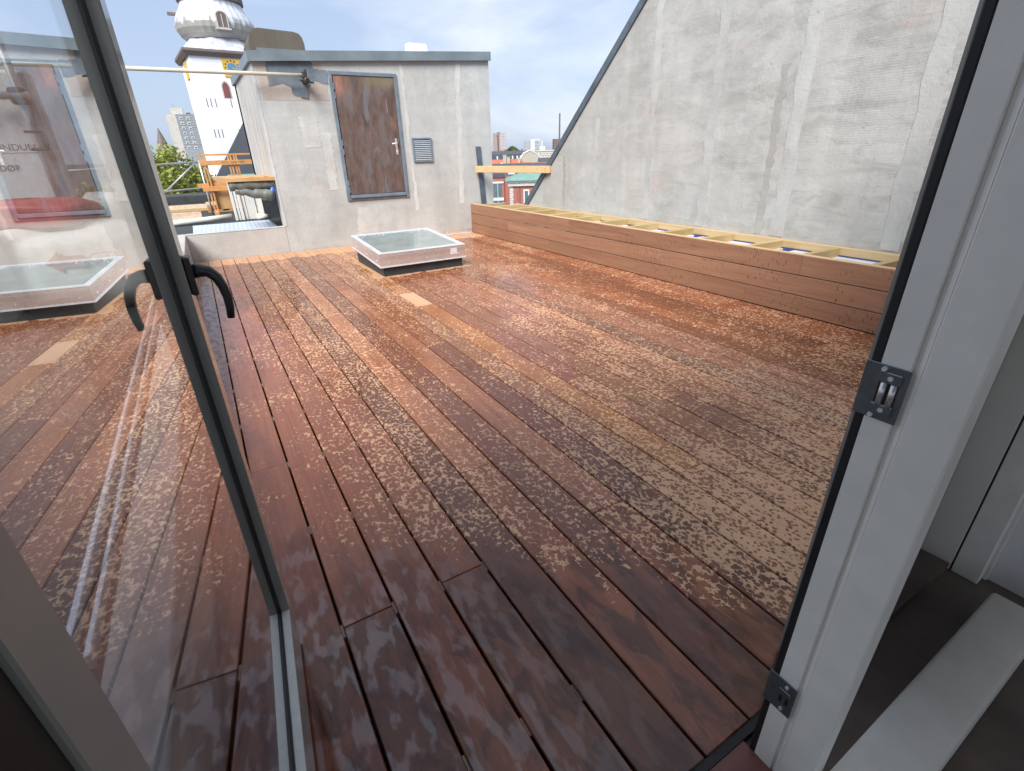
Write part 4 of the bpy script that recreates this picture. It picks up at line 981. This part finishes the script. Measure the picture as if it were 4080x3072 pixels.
# trees ---------------------------------------------------------------------
def m_leaf(name, c0, c1):
    b = NB(name); oi = b.n('NewGeometry'); rnd = oi.outputs['Random Per Island']; c = b.mix(rnd, c0, c1)
    b.fin(c, .5, .4); b.b.inputs['Transmission Weight'].default_value = 0
    ts = b.n('BsdfTranslucent'); b.set(ts.inputs[0], c); ms = b.n('MixShader'); ms.inputs[0].default_value = .35
    b.t.links.new(b.b.outputs[0], ms.inputs[1]); b.t.links.new(ts.outputs[0], ms.inputs[2]); b.t.links.new(ms.outputs[0], b.o.inputs[0]); return b.m
M['leaf'] = m_leaf('tree_leaves', (.16, .20, .034), (.42, .44, .10)); M['leaf2'] = m_leaf('dark_leaves', (.04, .075, .02), (.10, .15, .04)); M['bark'] = simple('bark', (.09, .07, .055), .9, .3, 4)
def tree(name, loc, blobs, nleaf, ls, mat, seed, label, group=None, trunk=.25):
    root = empty(name, loc, label=label, cat='tree', group=group); rg = random.Random(seed); mb = MB()
    tot = sum(b[3]**2 for b in blobs)
    for (bx_, by_, bz_, br_) in blobs:
        clumps = []
        for i in range(max(6, int(26*br_*br_/tot*len(blobs)))):
            v = Vector((rg.gauss(0,1), rg.gauss(0,1), rg.gauss(0,1))).normalized()*br_*rg.uniform(.55, 1.02); clumps.append(Vector((bx_,by_,bz_))+Vector((v.x, v.y, v.z*.85)))
        for i in range(int(nleaf*br_*br_/tot)):
            c = rg.choice(clumps); p = c + Vector((rg.gauss(0,1), rg.gauss(0,1), rg.gauss(0,.8)))*br_*.17
            a = Vector((rg.gauss(0,1), rg.gauss(0,1), rg.gauss(0,1))).normalized(); b_ = a.orthogonal().normalized(); s = ls*rg.uniform(.6, 1.3)
            mb.add([p-a*s, p+b_*s*.55, p+a*s, p-b_*s*.55], [(0,1,2,3)])
    o = mb.build('crown', mat, root)
    zmin = min(b[2]-b[3]*.6 for b in blobs); zc_ = sum(b[2] for b in blobs)/len(blobs)
    tk = MB().tube([(0,0,0), (.1,0,zmin*.5), (-.05,.1,zmin), (0,0,zc_)], [trunk*1.4, trunk*1.05, trunk*.9, trunk*.4], 10)
    for (bx_, by_, bz_, br_) in blobs: tk.tube([(0,0,zmin), (bx_*.5, by_*.5, (zmin+bz_)/2), (bx_*.9, by_*.9, bz_)], [trunk*.5, trunk*.35, trunk*.1], 7)
    tk.build('trunk', M['bark'], root, True); return root
tl = frame(3, 35, -2.3, GZ)
tree('broadleaf_tree', tl, [(-.5, 0, 17.3, 1.55), (.55, .3, 16.8, 1.35), (-2.2, .5, 16.4, 1.7), (.2, -.4, 15.4, 1.6), (-1.2, -.6, 15.6, 1.6), (1.7, .4, 15.7, 1.0), (-3.6, 0, 15.4, 1.7), (2.9, .6, 15.0, 1.1), (4.2, .4, 15.1, .9)], 15000, .12, M['leaf'], 21, 'sunlit green broadleaf tree behind the guard rail')

# right hand town ------------------------------------------------------------
A = 30
b1 = bldg('pink_tower_block', A, 1200, -6.5, 'pink brick high rise tower with white balconies', 'building', -30)
MB().box(-14, -3.1, 0, 22, 0, 66.7).build('side_wall', M['brickpink'], b1)
MB().box(-3.09, 14.1, .5, 22, 0, 66.5).build('front_wall', M['brickpink'], b1)
MB().box(-5, 3, 4, 12, 66.71, 68.6).build('plant_room', M['brickbrown'], b1)
windows(b1, 1.5, 14.0, 34, 66, 3, 11, 2.6, 1.5, .5, 'palewhite', 'brickbrown', .5)
for j in range(12): MB().box(-4.6, -1.6, -1.0, -.01, 33+2.75*j, 34.2+2.75*j).build('balcony', M['brickbrown'], b1)
b2 = bldg('white_tower_block', A, 1300, 78, 'white high rise with stacked balconies', 'building', -30)
MB().box(-10.3, 10.5, 0, 16, 0, 55.0).build('wall', M['palewhite'], b2)
MB().box(-4, -1.5, 3, 6, 55.01, 57.2).build('plant_room', M['grey'], b2)
windows(b2, -9.5, -3.0, 32.5, 54.5, 2, 7, 1.2, 1.5, 0, 'grey', 'win', .2)
for j in range(7): MB().box(-1.8, 9.8, -1.2, -.01, 32.8+3.1*j, 34.0+3.1*j).build('balcony', M['grey'], b2)
b3 = bldg('grey_slab_block', A, 1320, 61, 'grey blue high rise standing behind the white one', 'building', -30)
MB().box(-8, 6.5, 0, 12, 0, 52.3).build('wall', M['grey'], b3)
windows(b3, -7.6, 6.2, 31, 52, 4, 7, 1.8, 1.4, 0, 'palewhite', 'slate', .3)
b4 = bldg('power_station', A, 900, 93, 'dark brick block with a tall thin chimney stack', 'building', -30)
MB().box(-8.6, 12, 0, 20, 0, 47.3).build('hall', M['brickbrown'], b4)
MB().lathe([(1.5, 0), (1.15, 84.7)], 14, 1.6, 8).build('stack', M['brickbrown'], b4)
b5 = bldg('low_white_block', A, 1180, 86, 'small white flat roofed block with two masts', 'building', -30)
MB().box(-5, 6, 0, 10, 0, 38.3).build('wall', M['palewhite'], b5)
for x in (-1.2, .8): MB().box(x-.35, x+.35, 2, 3, 38.31, 50.2).build('mast', M['palewhite'], b5)
windows(b5, -4, 4, 33, 38, 2, 1, 1.8, 2.0, 0, 'grey', 'win', .3)
hill = MB(); rg = random.Random(9)
for i in range(60):
    u = 10 + 46*i/59 + rg.uniform(-2, 2); h = 13.5*math.exp(-((u-27)/15)**2)+ rg.uniform(-1, .8); r_ = rg.uniform(2.5, 4.5); x, y, _ = frame(A, 1500+rg.uniform(-20, 20), u, 0)
    hill.lathe([(r_*.8, -40), (r_, h-5), (r_*.95, h-2.5), (r_*.6, h-.8), (r_*.12, h)], 7, x, y, rg.uniform(0, 1))
o = hill.build('wooded_hill', M['leaf2'], None); tag(o, 'distant wooded hill between the high rises', 'wood', kind='stuff')

d1 = bldg('slate_roofed_house', A, 420, 4, 'long house with a dark slate mansard roof and pale skylights', 'building')
MB().prism([(-14, 10.2), (20, 10.2), (20, 15.9), (-14, 15.9)], 0, 14, 'y').build('lower_roof', M['slate'], d1)
MB().prism([(0, 15.95), (14, 15.95), (7, 18.3)], -14, 20, 'x').build('upper_roof', M['slate'], d1)
MB().box(-14, 20, .5, 13.5, 0, 10.19).build('wall', M['cream'], d1)
for x in (-8.2, 3.6, 7.2, 9.8): MB().box(x-.5, x+.5, -.12, 0, 12.6, 14.8).build('skylight', M['palewhite'], d1)
for x in (-7, -2, 5, 11): MB().box(x-.6, x+.6, 6.4, 7.6, 17.5, 19.4).build('chimney', M['brickbrown'], d1)
d2 = bldg('cream_gable_house', A, 390, 20, 'house with a broad cream half hipped gable', 'building')
gp_ = [(-7.2, 0), (7.1, 0), (7.1, 13.0), (4.5, 15.8), (-.4, 18.1), (-4.6, 16.4), (-7.2, 12.8)]
MB().prism(gp_, 0, 16, 'y').build('gable', M['cream'], d2)
MB().prism([(7.11, 13.0), (4.5, 15.81), (-.4, 18.11), (-4.6, 16.41), (-7.21, 12.8), (-7.5, 13.1), (-4.7, 16.9), (-.4, 18.6), (4.7, 16.2), (7.5, 13.2)], -.4, 16.2, 'y').build('verge', M['palewhite'], d2)
d3 = bldg('yellow_flat_block', A, 480, 36, 'ochre flat roofed block with white framed windows', 'building')
MB().box(-9, 12, 0, 12, 0, 17.2).build('wall', M['cream'], d3)
MB().box(-9.3, 12.3, -.4, 12, 17.21, 18.3).build('roof_edge', M['stone'], d3)
windows(d3, -5, 10, 10.2, 17, 6, 2, 1.5, 2.0, 0, 'palewhite', 'slate', .35)
d4 = bldg('low_slate_house', A, 360, 28, 'low dark slate roof at the right of the cream gable', 'building')
MB().prism([(0, 11.5), (12, 11.5), (6, 13.6)], -4, 8, 'x').build('roof', M['slate'], d4); MB().box(-4, 8, .5, 11.5, 0, 11.49).build('wall', M['cream'], d4)
d5 = bldg('red_tiled_house', A, 260, 2.5, 'long house with a bright red tiled roof and brick chimneys', 'building')
MB().prism([(0, 11.2), (12, 11.2), (6, 14.5)], -14, 7.2, 'x').build('roof', M['tile'], d5)
MB().prism([(0, 11.2), (12, 11.2), (6, 13.0)], 7.21, 19, 'x').build('roof', M['tile'], d5); MB().box(-14, 19, .4, 11.6, 0, 11.19).build('wall', M['redbrick'], d5)
MB().prism([(0, 11.0), (.5, 11.0), (.5, 11.35), (0, 11.35)], -14, 19, 'x').xform(Matrix.Translation((0, -.55, -.1))).build('gutter', M['stone'], d5)
for (x, y, w_, h) in ((-1.6, 3.0, .8, 16.3), (.2, 3.0, .7, 15.4), (12.2, 1.0, .85, 15.4), (5.4, 2.5, .6, 14.8)):
    c = MB().box(x-w_, x+w_, y-.6, y+.6, 11.5, h).build('chimney', M['cream'], d5); MB().box(x-w_-.15, x+w_+.15, y-.75, y+.75, h+.002, h+.25).build('cap', M['stone'], c)
dmr = MB().box(-3.6, -2.6, -.05, 1.0, 12.0, 13.2).build('dormer', M['palewhite'], d5)
d6 = bldg('dark_flat_roof', A, 170, 5, 'wide dark blue grey flat roof in front of the red tiles', 'building')
MB().prism([(0, 10.6), (14, 10.6), (14, 14.4), (10, 14.4)], -14, 14, 'x').build('roof', M['slate'], d6); MB().box(-14, 14, .4, 13.9, 0, 10.59).build('wall', M['redbrick'], d6)
MB().box(-3.4, -1.2, 2.2, 3.4, 11.4, 12.05).build('roof_light', M['palewhite'], d6)
d7 = bldg('brick_house', A, 140, -1, 'red brick house with a tall glazed window band', 'building')
MB().box(-6, 1.15, 0, 10, 0, 11.9).build('wall', M['redbrick'], d7); MB().box(1.16, 2.85, .6, 10, 0, 11.8).build('side_wall', M['redbrick'], d7)
MB().box(-6.2, 1.3, -.2, 10, 11.91, 12.9).build('roof', M['slate'], d7)
wn = MB().box(-1.7, .45, -.10, .05, 2, 10.55).build('window', M['win'], d7)
MB().box(-.62, -.50, -.16, -.101, 2, 10.5).build('mullion', M['winframe'], wn)
MB().box(-1.8, 1.0, -.22, -.01, 10.56, 10.95).build('lintel', M['palewhite'], d7); MB().box(-1.8, .95, -.22, -.11, 6.3, 7.0).build('sign_band', M['palewhite'], d7)
d8 = bldg('green_roofed_villa', A, 120, 4.5, 'pink brick villa with a green copper hipped roof and pale quoins', 'building')
MB().box(-3.1, 6, 0, 8, 0, 10.95).build('wall', M['redbrick'], d8)
MB().box(-3.5, 6.3, -.4, 8.3, 10.96, 12.0).build('cornice', M['stone'], d8)
MB().add([(-4.2, -.9, 12.2), (6.8, -.9, 12.2), (6.8, 8.8, 12.2), (-4.2, 8.8, 12.2), (-.7, 3, 13.55), (6.8, 3, 13.55), (6.8, 5, 13.55), (-.7, 5, 13.55), (-4.2, -.9, 12.02), (6.8, -.9, 12.02), (6.8, 8.8, 12.02), (-4.2, 8.8, 12.02)],
         [(0,1,5,4), (1,2,6,5), (2,3,7,6), (3,0,4,7), (4,5,6,7), (8,9,1,0), (9,10,2,1), (10,11,3,2), (11,8,0,3), (11,10,9,8)]).build('roof', M['copper'], d8)
for i in range(24): MB().box(-3.3+.4*i, -3.12+.4*i, -.75, -.41, 11.75, 12.0).build('dentil', M['palewhite'], d8)
for i in range(12): MB().box(-3.16, -2.40+(.12 if i % 2 else 0), -.06, -.001, 10.5-.52*i, 10.95-.52*i).build('quoin', M['stone'], d8)
MB().box(-1.42, -1.22, -.03, -.001, 7.8, 10.0).build('slit_window', M['brownred'], d8)
MB().tube([(-1.05, -.6, 11.95), (-.85, -.3, 11.4), (-.85, -.12, 10.6), (-.85, -.12, 2)], .07, 8).build('downpipe', M['slate'], d8)
wv_ = MB().box(.0, 1.3, -.10, .05, 6.5, 10.2).build('window', M['palewhite'], d8); MB().box(.25, 1.05, -.14, -.101, 6.6, 9.9).build('pane', M['win'], wv_)
tree('street_tree', frame(A, 70, 5.0, GZ), [(0, 0, 12.2, 1.6), (-.6, 0, 11.0, 1.5), (.9, 0, 13.0, 1.5), (.3, .5, 10.0, 1.6)], 4200, .16, M['leaf'], 33, 'green street tree at the edge of the gable wall')
